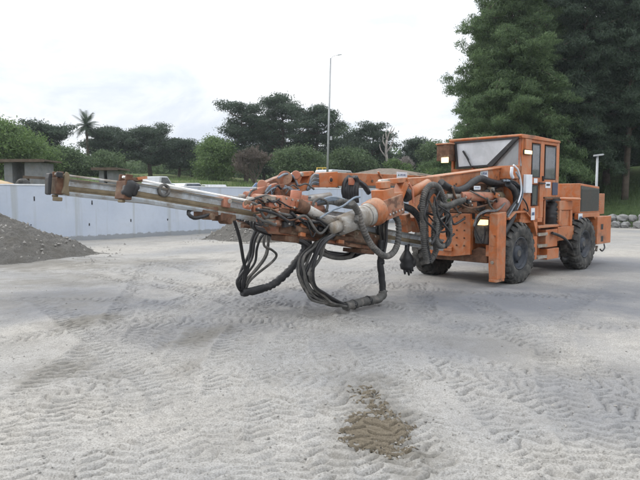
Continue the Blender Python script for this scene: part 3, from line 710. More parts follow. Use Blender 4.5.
def dead_tree():
    Y = 68; q = lambda x, y: at(x, y, Y); b_ = q(387, 178); zb = field_z(b_.x, Y)-.2
    root = empty('bare_tree', (b_.x, Y, zb)); tag(root, 'dead leafless tree with a forked pale top standing among dark pines', 'tree', 'trees beyond the wall'); o = Vector((b_.x, Y, zb))
    MB().use('palebark', True).tube([(0, 0, 0), q(387.5, 165)-o, q(386, 152)-o, q(387, 140)-o], .2, 8, .5, r1=.12).build('trunk', root)
    for pts in (((387, 141), (389, 134), (391.5, 129), (393, 125.5)), ((386.5, 148), (383, 141), (384, 134)), ((387, 140), (386, 133), (388, 127)), ((389, 134), (393, 131), (395, 127)), ((386, 153), (391, 146), (394, 138), (393, 134)), ((386.5, 158), (381, 150), (380, 144))):
        MB().use('palebark', True).tube([q(*p)-o+Vector((0, .2*k, 0)) for k, p in enumerate(pts)], .09, 6, .4, r1=.03).build('branch', root)
dead_tree()
twig_tree('bare_tree', 'pale grey leafless tree with fine twigs right of the dead forked tree', 403, 70, 148, .6, 'palebark', 6, 5, .12, 4, h0=.25)
twig_tree('bare_tree', 'reddish brown leafless bush below the tallest pines', 255, 58, 134, .85, 'redbark', 9, 6, .11, 9, h0=.15)

# palm
def palm(px, Y, top):
    rr = random.Random(4); x = at(px, 190, Y).x; zb = field_z(x, Y)-.2; Ht = at(px, top, Y).z-zb
    root = empty('palm_tree', (x, Y, zb)); tag(root, 'tall slender palm with a star-shaped head above the left trees', 'palm tree', 'trees beyond the wall')
    MB().use('bark', True).tube([(0, 0, 0), (.1, 0, Ht*.5), (0, 0, Ht*.9)], .2, 8, .5, r1=.13).build('trunk', root)
    for k in range(44):
        mb = MB('lf_dark'); a = rr.uniform(0, 6.28); el = rr.uniform(-.9, 1.45); L = rr.uniform(1.2, 2.0)
        P = [Vector((0, 0, Ht*.9))]
        d = Vector((math.cos(a)*math.cos(el), math.sin(a)*math.cos(el), math.sin(el)))
        for s in range(7): P.append(P[-1]+d*L/7); d = (d+Vector((0, 0, -.1))).normalized()
        side = Vector((-math.sin(a), math.cos(a), 0))
        for s in range(7):
            for sg in (-1, 1):
                for h in (0, .5):
                    q = P[s].lerp(P[s+1], h); w = .5*math.sin(math.pi*(s+h+.6)/8.2)
                    e = q+side*sg*w+d*.25-Vector((0, 0, .22*w)); t = (P[s+1]-P[s])*.38
                    n = mb.add([q-t*.5, q+t*.5, e]); mb.f(n, n+1, n+2)
        mb.build('frond', root)
palm(88, 70, 119)

# big conifers on the bank at the right
BG = 'big conifers on the bank'
def conifer(lab, px, Y, top_py, Rm, z0, nb, mat, seed, per=260, size=.17, tr=.24, prof=.8, gap=0):
    rr = random.Random(seed); x = at(px, 190, Y).x; zb = bank_z(x, Y)-.3; Ht = at(px, top_py, Y).z-zb
    root = empty('conifer_tree', (x, Y, zb)); tag(root, lab, 'tree', BG)
    tm = MB().use('bark', True); tm.tube([(0, 0, 0), (rr.uniform(-.15, .15), rr.uniform(-.1, .1), Ht*.4), (rr.uniform(-.2, .2), 0, Ht*.75), (0, 0, Ht)], tr, 10, .6, r1=.03)
    cl = []
    for k in range(nb):
        t = (k+rr.random())/nb; z = Ht*(z0+(.99-z0)*t)
        if rr.random() < gap: continue
        L = Rm*((1-t)**prof*.95+.06)*rr.uniform(.62, 1.12); az = k*2.4+rr.uniform(-.5, .5)
        rise, sag = rr.uniform(.0, .42)*L, rr.uniform(.05, .45)*L
        pt = lambda f: Vector((math.cos(az)*L*f, math.sin(az)*L*f, z+rise*f*1.6-sag*f*f*1.6))
        tm.tube([pt(0), pt(.33), pt(.66), pt(.97)], .045+.012*L, 5, .5, r1=.012)
        n = max(2, int(L/.62))
        for q in range(n+1):
            f = .3+.72*q/n; r_ = (.3+.1*L*(1.1-f))*rr.uniform(.75, 1.25); p = pt(f)
            cl.append((p.x+rr.uniform(-.25, .25), p.y+rr.uniform(-.25, .25), p.z+rr.uniform(-.2, .15), r_*1.15, r_*1.15, r_*rr.uniform(.5, .95)))
            if rr.random() < .75: sd_ = rr.choice((-1, 1))*rr.uniform(.3, .6); cl.append((p.x-math.sin(az)*sd_, p.y+math.cos(az)*sd_, p.z-.12, r_*.8, r_*.8, r_*.38))
    tm.build('trunk', root); leaves('crown', cl, per, size, mat, root, seed, .22, droop=.6, shell=.3)
conifer('tall conifer with a light green feathery left flank rising above the rig cab', 508, 37, -80, 5.2, .1, 190, 'lf_con', 41, 260, prof=.78)
conifer('broad light green conifer standing behind the cab roof', 546, 41, -80, 4.4, .06, 150, 'lf_con', 42, 240)
conifer('lower conifer left of the rig cab with drooping side branches', 486, 43, 10, 3.3, .05, 125, 'lf_con', 43, 230)
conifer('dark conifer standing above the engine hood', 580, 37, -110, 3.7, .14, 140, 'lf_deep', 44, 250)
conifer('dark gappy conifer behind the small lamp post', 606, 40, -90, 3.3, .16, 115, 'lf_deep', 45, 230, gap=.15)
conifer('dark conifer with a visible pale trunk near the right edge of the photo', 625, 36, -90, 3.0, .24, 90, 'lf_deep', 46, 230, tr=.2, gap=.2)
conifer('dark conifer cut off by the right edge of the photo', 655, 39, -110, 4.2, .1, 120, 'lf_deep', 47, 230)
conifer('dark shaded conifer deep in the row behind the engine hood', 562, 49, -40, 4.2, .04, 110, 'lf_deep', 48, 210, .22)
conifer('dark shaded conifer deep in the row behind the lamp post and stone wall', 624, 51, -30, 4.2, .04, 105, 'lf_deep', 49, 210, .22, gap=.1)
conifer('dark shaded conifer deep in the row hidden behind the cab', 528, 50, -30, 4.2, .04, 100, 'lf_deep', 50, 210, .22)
for k, (px, Y, top, R_, lab) in enumerate(((566, 46, 150, 2.2, 'dark shrub on the bank directly behind the engine hood'), (590, 52, 140, 2.6, 'dark shrub left of the small lamp post under the conifers'), (612, 47, 152, 2.0, 'dark shrub under the conifers right of the small lamp post'),
                                    (634, 53, 140, 2.7, 'tall dark shrub near the right edge under the conifers'), (655, 48, 150, 2.2, 'dark shrub cut off by the right edge under the conifers'), (540, 52, 135, 2.8, 'dark shrub hidden low behind the cab'), (478, 50, 150, 2.6, 'dark shrub left behind the cab under the drooping branch'))):
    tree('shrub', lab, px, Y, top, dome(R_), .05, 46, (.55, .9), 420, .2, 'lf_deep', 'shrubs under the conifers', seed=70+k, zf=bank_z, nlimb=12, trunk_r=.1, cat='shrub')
# the far wood behind the single trees: one mass
def wood():
    rr = random.Random(77); cl = []
    for k in range(330):
        px = rr.uniform(-60, 480); Y = rr.uniform(92, 112); top = rr.uniform(150, 170)+(6 if 60 < px < 100 else 0); c = at(px, top, Y); zb = field_z(c.x, Y)
        h = max(1.2, c.z-zb)
        for q in range(3): cl.append((c.x+rr.uniform(-1, 1), Y+rr.uniform(-1, 1), zb+h*(.25+.35*q), rr.uniform(1.3, 2.2), rr.uniform(1.2, 2), rr.uniform(.8, 1.4)*h/5+.4))
    o = leaves('woodland', cl, 60, .5, 'lf_mid', None, 9, .55); tag(o, 'dull green wood closing the field behind the single trees', 'wood', None, 'stuff')
wood()

# ------------------------------------------------------------------ huts, roof, cars and poles behind the wall
def hut(lab, px0, px1, roof_py, Y, posts, doorpx=None):
    a, b = at(px0, roof_py, Y), at(px1, roof_py, Y); cx = (a.x+b.x)/2; W = (b.x-a.x); zb = field_z(cx, Y)-.3
    root = empty('hut', (cx, Y, zb), 0); tag(root, lab, 'hut', 'flat-roofed huts beyond the wall'); H = a.z-zb
    mb = MB('plank'); n = 7
    for k in range(n): mb.box(-W/2+W*k/n+.01, -W/2+W*(k+1)/n-.01, -1.1, 1.1, H-.09+random.uniform(-.01, .01), H)
    mb.box(-W/2-.03, W/2+.03, -1.14, -1.1, H-.14, H+.01)
    mb.build('roof', root)
    for p0, p1 in posts:
        x0, x1 = at(p0, 170, Y).x-cx, at(p1, 170, Y).x-cx
        MB('hutgrey').box(x0, x1, -.8, .8, 0, H-.145).build('pillar', root)
    return root
hut('wide flat-roofed open hut on two grey pillars at the far left beyond the wall', -14, 53, 160.5, 32, [(12, 20), (32, 47)])
hut('small flat-roofed grey hut with a dark opening above the near drill feed', 99, 124, 168.5, 34, [(104, 108.8), (112, 118)])
# tan earth heap, half-buried tyre and a dark rail beyond the wall at far left
c = at(-4, 180, 24)
o = heap('earth_heap', c.x, c.y, lambda r: 1.2+1.1*np.clip(1-r, 0, 1)**.8, 2.3, 1.6, 'tarp', 31, 60, .15, 0, 'tan heap of sandy earth just beyond the wall at the left edge', 'earth heap')
c = at(23, 187, 21.5); mb = MB().use('rubber', True)
mb.lathe((0, 0, 0), (0.5, 1, 0), [(.2, -.1), (.33, -.12), (.4, -.06), (.4, .06), (.33, .12), (.2, .1), (.2, -.1)], 24)
t = mb.build('old_tyre'); t.location = (c.x, c.y, c.z-.1); tag(t, 'old black tyre half hidden behind the wall top at far left', 'tyre')
c0, c1 = at(24, 177, 23), at(52, 178.5, 23)
p = MB('plank').bar(c0, c1, .2, .1); p.box(c0.x+.1, c0.x+.18, 22.95, 23.05, 1.0, c0.z-.06); p.box(c1.x-.18, c1.x-.1, 22.95, 23.05, 1.0, c1.z-.06)
tag(p.build('timber_rail'), 'dark timber rail on posts behind the tip of the far drill feed', 'rail')

def car(lab, px, py_top, Y, paint, rz, kind='hatch', L=4.0):
    c = at(px, py_top, Y); zb = field_z(c.x, Y)-.05; Hc = 1.45 if kind != 'van' else 1.95
    zb = c.z-Hc-.12 if abs(c.z-Hc-zb) < 1.6 else zb
    root = empty({'van': 'parked_van', 'pickup': 'parked_pickup'}.get(kind, 'parked_car'), (c.x, Y, zb), rz); tag(root, lab, {'van': 'van', 'pickup': 'pickup'}.get(kind, 'car'), 'vehicles parked beyond the wall')
    h = L/2
    if kind == 'van': body = [(-h, .35), (-h, 1.8), (-h+.15, 1.95), (h*.35, 1.95), (h*.7, 1.2), (h-.05, 1.05), (h, .35)]; win = [(h*.02, 1.3), (h*.02, 1.8), (h*.34, 1.8), (h*.62, 1.3)]
    elif kind == 'pickup': body = [(-h, .4), (-h, .95), (-h*.15, .95), (-h*.1, 1.5), (h*.28, 1.5), (h*.5, 1.0), (h, .9), (h, .4)]; win = [(-h*.05, 1.0), (-h*.02, 1.42), (h*.26, 1.42), (h*.43, 1.0)]
    else: body = [(-h, .3), (-h, .85), (-h*.8, 1.0), (-h*.62, 1.42), (h*.1, 1.45), (h*.42, .98), (h*.92, .82), (h, .3)]; win = [(-h*.68, 1.0), (-h*.55, 1.36), (h*.08, 1.38), (h*.34, 1.0)]
    MB(paint).prism(body, -.82, .82).build('body', root, .06)
    for s in (-1, 1): MB('pane').prism(win, s*.825, s*.835).build('window', root)
    wf = {'van': ((h*.37, 1.9), (h*.68, 1.26)), 'pickup': ((h*.3, 1.46), (h*.49, 1.03)), 'hatch': ((h*.12, 1.41), (h*.41, 1.02))}[kind]
    MB('pane').bar((wf[0][0]+.02, 0, wf[0][1]), (wf[1][0]+.02, 0, wf[1][1]), 1.35, .02, (1, 0, .6)).build('windscreen', root)
    for x in (-h*.62, h*.62):
        for s in (-1, 1):
            w = MB().use('rubber', True).lathe((x, s*.78, .32), (0, 1, 0), [(.17, .1), (.3, .1), (.32, .05), (.32, -.05), (.3, -.1), (.17, -.1), (.17, .1)], 16).build('wheel', root)
            MB('galv').lathe((x, s*.79, .32), (0, s, 0), [(.17, .06), (.09, .08), (.0, .08)], 12).build('rim', w)
car('white pickup parked beyond the wall above the middle of the near drill feed', 153, 175.5, 44, 'carwhite', 1.15, 'pickup', 4.6)
car('white hatchback parked beyond the wall to the right of the white pickup', 190, 181.5, 46, 'carwhite', 1.0)
car('white car seen just left of the reddish brown bush', 212, 183, 48, 'carwhite', 2.0)
car('dark red car parked beyond the wall right of the white cars', 240, 186, 50, 'carred', 1.3)
car('blue car whose roof shows above the near rock drill', 272, 181, 46, 'carblue', .1)
car('white van parked beyond the wall under the far boom', 338, 190, 52, 'carwhite', 1.0, 'van', 4.8)

# hipped roof building
c0, c1 = at(338, 174, 58), at(440, 174, 58); cx = (c0.x+c1.x)/2; W = c1.x-c0.x; zt = at(388, 166.8, 58).z; ze = c0.z-.2; zb = field_z(cx, 58)-.6
root = empty('shed', (cx, 60, zb)); tag(root, 'low building with a pale brown hipped roof showing over the far boom', 'shed')
mb = MB('thatch'); k = mb.add([(-W/2, -2, ze-zb), (W/2, -2, ze-zb), (W/2, 5, ze-zb), (-W/2, 5, ze-zb), (-.6, 1.5, zt-zb), (.8, 1.5, zt-zb), (-W/2, -2, ze-zb-.12), (W/2, -2, ze-zb-.12), (W/2, 5, ze-zb-.12), (-W/2, 5, ze-zb-.12)])
for q in ((0, 1, 5, 4), (1, 2, 5), (2, 3, 4, 5), (3, 0, 4), (0, 6, 7, 1), (1, 7, 8, 2), (2, 8, 9, 3), (3, 9, 6, 0), (9, 8, 7, 6)): mb.f(*[k+j for j in q])
for k in range(1, 9):
    u = -W/2+W*k/9; f = 1-abs(u-.1)/(W/2); mb.bar((u, -2.02, ze-zb+.02), (u*(1-.0)+(.1-u)*.25, -2+3.5*.25, ze-zb+(zt-ze)*.25+.03), .06, .05)
mb.bar((-W/2, -2.05, ze-zb-.06), (W/2, -2.05, ze-zb-.06), .06, .14)
mb.build('roof', root); MB('hutgrey').box(-W/2+.5, W/2-.5, -1.5, 4.5, 0, ze-zb-.13).build('wall', root)

# yellow rail
c0, c1 = at(317, 168, 52), at(328, 168, 52); zb = field_z(c0.x, 52)-.2
root = empty('guard_rail', (c0.x, 52, zb)); tag(root, 'small yellow guard rail at the foot of the tall light pole', 'guard rail'); W = c1.x-c0.x
for f in (0, .5, 1): MB('yellow').cyl((W*f, 0, 0), (W*f, 0, c0.z-zb), .05, n=8).build('post', root)
for h in (0, .42): MB('yellow').cyl((-.05, 0, c0.z-zb-h), (W+.05, 0, c0.z-zb-h), .045, n=8).build('rail', root)

# tall light pole, leaning slightly
pt, pb = at(330.6, 58, 40), at(327.4, 172, 40); zb = field_z(pb.x, 40)-.3
d = (pt-pb).normalized(); base = pb+d*((zb-pb.z)/d.z)
root = empty('light_pole', base); tag(root, 'very tall thin grey light pole rising behind the far boom', 'light pole')
T_ = pt-base
MB('galv').cyl((0, 0, 0), T_, .085, .05, 12).build('pole', root)
MB('galv').tube([T_-Vector((0, 0, .1)), T_+Vector((.15, 0, .1)), T_+Vector((.5, 0, .2))], .014, 6, .1).build('arm', root)
MB('white').prism([(.45, .17), (.72, .2), (.74, .24), (.48, .24)], -.07, .07).build('lamp_head', root, .01).location = T_
MB('galv').box(.11, .25, -.08, .08, 0, .25).build('junction_box', root).location = T_*.44

# small lamp post behind the rig
pt = at(597.5, 156, 25); zb = 0
root = empty('lamp_post', (pt.x, 25, 0)); tag(root, 'slim grey lamp post with a short flat head behind the engine hood', 'lamp post')
MB('galv').cyl((0, 0, -.1), (0, 0, pt.z), .06, .045, 10).build('pole', root)
MB('galv').prism([(-.14, -.02), (-.14, .05), (.2, .09), (.24, .06), (.2, .02)], -.09, .09).build('lamp_head', root, .01).location = (0, 0, pt.z)

# ------------------------------------------------------------------ the drilling rig
rig = empty('drilling_rig', (RIG[0], RIG[1], 0), R(225))
tag(rig, 'orange twin-boom mining drill rig on four big tyres with a cab', 'drill rig')
def P(px, py, b): return Vector(on(px, py, b))
def sbox(mb, x0, y0, x1, y1, b, th):
    """box whose near face covers the pixel rectangle on plane b"""
    ym, xm = (y0+y1)/2, (x0+x1)/2
    a0, a1 = on(x0, ym, b)[0], on(x1, ym, b)[0]; z0, z1 = on(xm, y0, b)[2], on(xm, y1, b)[2]
    mb.box(a0, a1, b-th, b, z0, z1); return mb
def sticker(x0, y0, x1, y1, b, parent, name='sticker', text=True, mat='white', label=None):
    ym, xm = (y0+y1)/2, (x0+x1)/2
    a0, a1 = on(x0, ym, b)[0], on(x1, ym, b)[0]; z1, z0 = on(xm, y0, b)[2], on(xm, y1, b)[2]
    mb = MB(mat).box(a0, a1, b-.004, b, z0, z1)
    if text:
        w, h = a0-a1, z1-z0; zc = z0+h*.52
        mb.use('green'); mb.prism([(a0-w*.1, zc-h*.14), (a0-w*.24, zc-h*.14), (a0-w*.17, zc+h*.16)], b+.0015, b+.004)
        mb.use('blue'); rr = random.Random(int(x0*7+y0))
        for k in range(7):
            u = a0-w*(.29+.088*k); hh = h*.13
            mb.box(u, u-w*.02, b+.0015, b+.004, zc-hh, zc+hh)
            if k % 2 == 0: mb.box(u-w*.021, u-w*.058, b+.0015, b+.004, zc-hh, zc-hh+h*.05)
            if k % 3: mb.box(u-w*.021, u-w*.058, b+.0015, b+.004, zc+hh-h*.05, zc+hh)
            if k % 3 == 1: mb.box(u-w*.04, u-w*.058, b+.0015, b+.004, zc-hh+h*.051, zc+hh-h*.051)
    return mb.build(name, parent, label=label)

# --- wheels
def make_wheel():
    root = empty('wheel', (0, 0, 0)); root.parent = rig
    r, w = .585, .19
    t = MB().use('rubber', True)
    t.lathe((0, 0, 0), (0, 1, 0), [(.29, -.13), (.33, -w*.95), (.43, -w*1.08), (.51, -w), (.535, -w*.8), (.545, 0), (.535, w*.8), (.51, w), (.43, w*1.08), (.33, w*.95), (.29, .13)], 44)
    t.sm = False; n = 21
    for k in range(n):
        for sd in (-1, 1):
            a0 = 2*math.pi*(k+(.25 if sd > 0 else -.25))/n; vs = []
            for (u, a_off, wd_) in ((.02, .1, .085), (.75, .0, .085), (1.0, -.03, .08)):
                for rr_ in (.5 if u < 1 else .44, r if u < 1 else .535):
                    for e in (-1, 1):
                        th = a0+a_off+e*wd_; yy = sd*w*u*1.03
                        vs.append((rr_*math.cos(th), yy, rr_*math.sin(th)))
            b = t.add(vs)
            for s in (0, 4):
                t.f(b+s+2, b+s+3, b+s+7, b+s+6); t.f(b+s, b+s+2, b+s+6, b+s+4); t.f(b+s+1, b+s+5, b+s+7, b+s+3)
            t.f(b, b+1, b+3, b+2); t.f(b+8, b+10, b+11, b+9)
    t.build('tyre', root)
    m = MB().use('rim', True)
    m.lathe((0, 0, 0), (0, 1, 0), [(.31, -.14), (.31, .165), (.29, .17), (.275, .12), (.25, .07), (.16, .045), (.15, .1), (.13, .13), (.0, .135)], 30)
    for k in range(10):
        a = 2*math.pi*k/10; m.cyl((.2*math.cos(a), .05, .2*math.sin(a)), (.2*math.cos(a), .085, .2*math.sin(a)), .018, n=6)
    m.use('hosegrey'); m.cyl((0, .1, 0), (0, .15, 0), .06, n=12)
    m.build('rim', root)
    return root
proto = make_wheel()
for k, (a, b) in enumerate(((0, .87), (-3.05, .87), (0, -.87), (-3.05, -.87))):
    if k == 0: w_ = proto
    else:
        w_ = proto.copy(); C.objects.link(w_); w_.parent = rig
        for ch in proto.children: c_ = ch.copy(); C.objects.link(c_); c_.parent = w_
    w_.location = (a, b, .565); w_.rotation_euler = (0, random.uniform(0, 3), 0 if b > 0 else math.pi)

# --- chassis
mb = MB('orange2'); mb.box(-.75, .78, -.48, .48, .48, 1.2); mb.box(-2.7, -.75, -.55, .6, .55, 1.05); mb.box(-4.35, -2.7, -.5, .5, .6, 1.2)
mb.use('rust'); mb.cyl((0, -.72, .565), (0, .72, .565), .13); mb.cyl((-3.05, -.72, .565), (-3.05, .72, .565), .13)
mb.lathe((0, 0, .565), (0, 1, 0), [(0, -.24), (.16, -.2), (.24, -.08), (.24, .08), (.16, .2), (0, .24)], 18); mb.lathe((-3.05, 0, .565), (0, 1, 0), [(0, -.24), (.16, -.2), (.24, -.08), (.24, .08), (.16, .2), (0, .24)], 18)
mb.cyl((.1, .0, .56), (-2.9, 0, .56), .06); mb.box(.45, .8, -.3, .8, .42, .56)
mb.build('chassis', rig, .012)
# front plate, with a notch and rows of bolts
pl = [fr(*q, .86)[1:] for q in ((444, 212), (470.5, 212.5), (470.5, 240), (472, 250), (462, 253), (446, 252))]
pl = [(-.62, 1.31), (pl[1][0], 1.31), (pl[2][0], .83), (pl[2][0], .56), (.1, .5), (-.3, .5), (-.62, .62)]
mb = MB('orange').prism(pl, .80, .86, 'a'); mb.use('rust')
for b in (-.5, -.3, .02, .2, .36):
    for z in (.72, .86, 1.0, 1.14, 1.25): mb.cyl((.855, b, z), (.878, b, z), .018, n=6)
mb.use('orange2'); mb.box(.862, .9, -.1, .12, .6, .68)
mb.build('front_plate', rig, .008)
mb = MB('orange'); mb.box(.54, .6, .42, .9, .6, 1.3); mb.box(.6, .82, .78, .9, .55, .75); mb.use('black'); mb.box(.605, .615, .4, .52, .8, 1.22); mb.build('side_plate', rig, .008)  # thin black sheet paints in the dark gap beside the front plate
mb = MB('rust').prism([(.4, .5), (.82, .5), (.84, .66), (.6, .7), (.42, .62)], .62, .78, 'a'); mb.build('axle_guard', rig, .015)
# lamp housing + headlight
h = fr(481, 224, .8); mb = MB('hosegrey').box(.62, .78, h[1]-.13, h[1]+.13, h[2]-.36, h[2]-.02); lh = mb.build('headlight_housing', rig, .012)
mb = MB('lamp').box(.7, .83, h[1]-.09, h[1]+.09, h[2]-.018, h[2]+.075); mb.use('black').box(.62, .699, h[1]-.1, h[1]+.1, h[2]-.018, h[2]+.08); mb.build('headlight', rig, .008, 'lit headlight on the front frame')
hb = empty('lamp_cable', (0, 0, 0)); hb.parent = rig
for k in range(4):
    q = [fr(484+k, 214-k, .75), fr(478-k, 222, .86+.02*k), fr(475+k*.5, 232, .9), fr(477+k*2, 240+k, .88), fr(485, 238-k*3, .84), fr(484, 226, .8)]
    MB().use('hose' if k % 2 else 'hosegrey', True).tube(q, .012, 7).build('cable', hb)
# outrigger slab in front of the near wheel
mb = MB('orange'); mb.prism([(.62, .16), (.9, .16), (.93, .4), (.93, 1.32), (.62, 1.35)], .9, 1.06)
mb.use('orange2'); mb.box(.63, .92, .905, 1.055, .11, .158); mb.box(.5, .619, .93, 1.0, .8, 1.3)
mb.use('steel'); mb.cyl((.93, .98, .46), (.96, .98, .46), .03, n=8); mb.use('orange2'); mb.box(.931, .938, .93, 1.03, .75, .95)
mb.build('outrigger', rig, .012, 'slab-like near outrigger in front of the front tyre')
# near front fender: arch strip over the tyre
mb = MB('orange')
arc = [(.5, 1.2), (.25, 1.32), (-.15, 1.32), (-.45, 1.15), (-.62, .85)]
for (a0, z0), (a1, z1) in zip(arc, arc[1:]): mb.prism([(a0, z0), (a1, z1), (a1+.008, z1+.035), (a0+.008, z0+.035)], .6, 1.06)
mb.build('fender', rig, .006)
mb = MB('orange')
for (a0, z0), (a1, z1) in zip(arc, arc[1:]): mb.prism([(a0, z0), (a1, z1), (a1+.008, z1+.035), (a0+.008, z0+.035)], -1.06, -.6)
mb.build('fender', rig, .006)

# --- cab
CB0, CB1, CA0, CA1, CZ = -.5, 1.0, .0, -1.57, 2.78
cab = MB('orange')
cab.box(-.95, CA0, CB0, CB1, 1.12, 1.2); cab.box(CA1, -.952, CB0, CB1-.07, 1.56, 1.62)                                    # floor
def cabz(a): return 2.745+.055*(a/CA1)*-1*0
cab.prism([(CA1, 1.622), (CA1, 2.69), (CA1+.05, 2.69), (CA1+.05, 1.622)], CB0+.06, CB1-.06)     # back sheet (has a window opening filled dark)
# near side: pillars and sills built from photo positions
def A(px, py=165): return on(px, py, 1.0)[0]
def Zs(py, px=545): return on(px, py, 1.0)[2]
zt = 2.70
pil = [(522, 531.5), (540.5, 544.3), (556.3, 559.2)]
for x0, x1 in pil: cab.box(A(x0), A(x1), .93, 1.0, 1.2 if x0 < 544 else Zs(197), zt)
for x0, x1, y0, y1 in ((531.5, 540.5, 177.5, 184.5), (544.3, 556.3, 179.5, 999)):
    cab.box(A(x0)-.001, A(x1)+.001, .935, .996, Zs(197) if y1 == 999 else Zs(y1), Zs(y0))
cab.box(A(522), A(559.2), .94, .997, 2.64, zt)
cab.box(A(531.5)-.001, A(540.5)+.001, .935, .996, 1.2, Zs(206))
# far side
cab.box(CA1, CA0, CB0, CB0+.05, 1.621, 2.0)
for a in (CA0-.03, -.8, CA1+.06): cab.box(a-.05, a+.03, CB0+.001, CB0+.051, 2.0, zt)
# front lower panel
cab.box(-.05, 0, CB0, CB1-.07, 1.2, 2.17)
cab.use('orange2'); cab.box(.0, .04, .35, .98, 1.95, 2.2); cab.use('orange'); cab.box(.001, .06, -.4, .3, 1.4, 1.8)
cabo = cab.build('cab', rig, .008, 'boxy operator cab with a slanting black windscreen frame')
rf = MB('orange').prism([(.07, 2.737), (.06, 2.768), (-.5, 2.775), (CA1-.05, 2.745), (CA1-.06, 2.7), (.03, 2.7)], CB0-.02, CB1+.03)
rf.use('rust').box(-.45, -.3, .2, .5, 2.765, 2.79)
rf.build('roof', cabo, .01)
# windscreen: quad on the cab front, with thick black frame
wq = [fr(*q, .02)[1:] for q in ((455, 142), (520.5, 136.5), (493, 166.5), (457, 169))]
k = Vector((0, 0)); fr_w = MB('black')
inner = []
cxw = sum(q[0] for q in wq)/4; czw = sum(q[1] for q in wq)/4
for (b, z) in wq: inner.append((b+(cxw-b)*.085, z+(czw-z)*.15))
inner[1] = (inner[1][0]-.07, inner[1][1]); inner[2] = (inner[2][0]-.09, inner[2][1])
for i_ in range(4):
    j_ = (i_+1) % 4; fr_w.prism([wq[i_], wq[j_], inner[j_], inner[i_]], .012, .055, 'a')
fr_w.build('windscreen_frame', cabo, .006)
MB('windscreen').prism(inner, .024, .032, 'a').build('windscreen', cabo)
wb0, wb1 = fr(471.5, 167, .07), fr(464, 152, .07)
MB('black').bar(wb0, wb1, .02, .02, (1, 0, 0)).bar(fr(463, 151, .065), fr(468.5, 160, .065), .03, .025, (1, 0, 0)).build('wiper', cabo)
# triangular quarter light right of the slanting frame
tri = [fr(*q, -.04)[1:] for q in ((519, 138), (522, 166), (489, 167.5))]
MB('quarter').prism(tri, -.03, -.022, 'a').build('quarter_window', cabo)
MB('pink').box(-.055, -.02, fr(519, 150, -.04)[1], fr(521, 150, -.04)[1], 2.1, 2.7).build('front_pillar', cabo)
# side panes
def pane(x0, y0, x1, y1, name='window'):
    f_ = MB('black'); ym, xm = (y0+y1)/2, (x0+x1)/2
    a0, a1 = A(x0, ym), A(x1, ym); z1, z0 = Zs(y0, xm), Zs(y1, xm); w = .022
    f_.box(a0-.001, a0-w, .985, 1.004, z0, z1); f_.box(a1+.001, a1+w, .985, 1.004, z0, z1); f_.box(a0-w-.001, a1+w+.001, .985, 1.003, z0+.001, z0+w); f_.box(a0-w-.001, a1+w+.001, .985, 1.003, z1-w, z1-.001)
    f_.use('pane').box(a0-w, a1+w, .99, .996, z0+w, z1-w); return f_.build(name, cabo)
pane(532, 144, 540.3, 177.5); pane(545, 146.3, 556, 179.5); pane(532, 185, 537.6, 205.5)
MB('pane').prism([(CB0+.25, 2.0), (CB1-.25, 2.0), (CB1-.25, 2.6), (CB0+.25, 2.6)], CA1-.008, CA1-.002, 'a').build('window', cabo, label='rear cab window')
MB('black').bar(P(543.2, 176, 1.02), P(543.4, 181, 1.02), .03, .03).bar(P(539, 183, 1.025), P(545, 183.5, 1.025), .03, .025).build('door_handle', cabo)
sticker(545.5, 182, 550.5, 188, 1.006, cabo, text=False); sticker(534, 178.3, 537.5, 183, 1.006, cabo, text=False); sticker(552.5, 182.5, 557.8, 195, 1.012, cabo, 'dark_plate', False, 'navy')
MB('dark').prism([(545.9, 0)], 0, 0) if False else None
mb = MB('black'); q0, q1 = P(549.8, 184.8, 1.009), P(546.5, 184.8, 1.009); mb.bar(q0, q1, .006, .035); mb.build('arrow_mark', cabo)
mb = MB('white'); sbox(mb, 526.3, 174.5, 532.3, 193, 1.07, .06); mb.build('control_box', cabo, .006)
sticker(531.2, 208, 534.8, 220, 1.07, rig, text=True)
mb = MB('lamp'); sbox(mb, 525.6, 150.3, 532.2, 154, 1.07, .02); lp = mb.build('work_lamp', cabo, .006, 'lit work lamp on the near cab pillar')
mb = MB('orange2'); sbox(mb, 526, 139, 531.8, 149.6, 1.04, .04); mb.use('black'); sbox(mb, 525.2, 149.9, 532.6, 154.6, 1.049, .04); mb.build('lamp_bracket', lp, .004)
# far lamp box hanging off the cab's far front corner
q = fr(446.5, 155, .12); mb = MB('rust').box(-.1, .22, q[1]-.17, q[1]+.13, q[2]-.12, q[2]+.2); mb.use('orange2').box(-.12, .24, q[1]-.19, q[1]+.15, q[2]+.201, q[2]+.23); lb = mb.build('lamp_box', cabo, .01)
q2 = fr(444.8, 160.2, .24); MB('lamp').box(.221, .25, q2[1]-.08, q2[1]+.08, q2[2]-.05, q2[2]+.055).build('work_lamp', cabo, .006, 'lit amber lamp on the far side of the cab')
# seat and console seen through the glass
mb = MB('dark'); mb.box(-1.2, -.75, .0, .5, 1.5, 1.62); mb.box(-1.3, -1.18, .0, .5, 1.62, 2.3); mb.box(-1.1, -.85, .1, .4, 1.2, 1.5); mb.box(-.4, -.1, -.3, .8, 1.9, 2.1); mb.build('seat', cabo, .03)

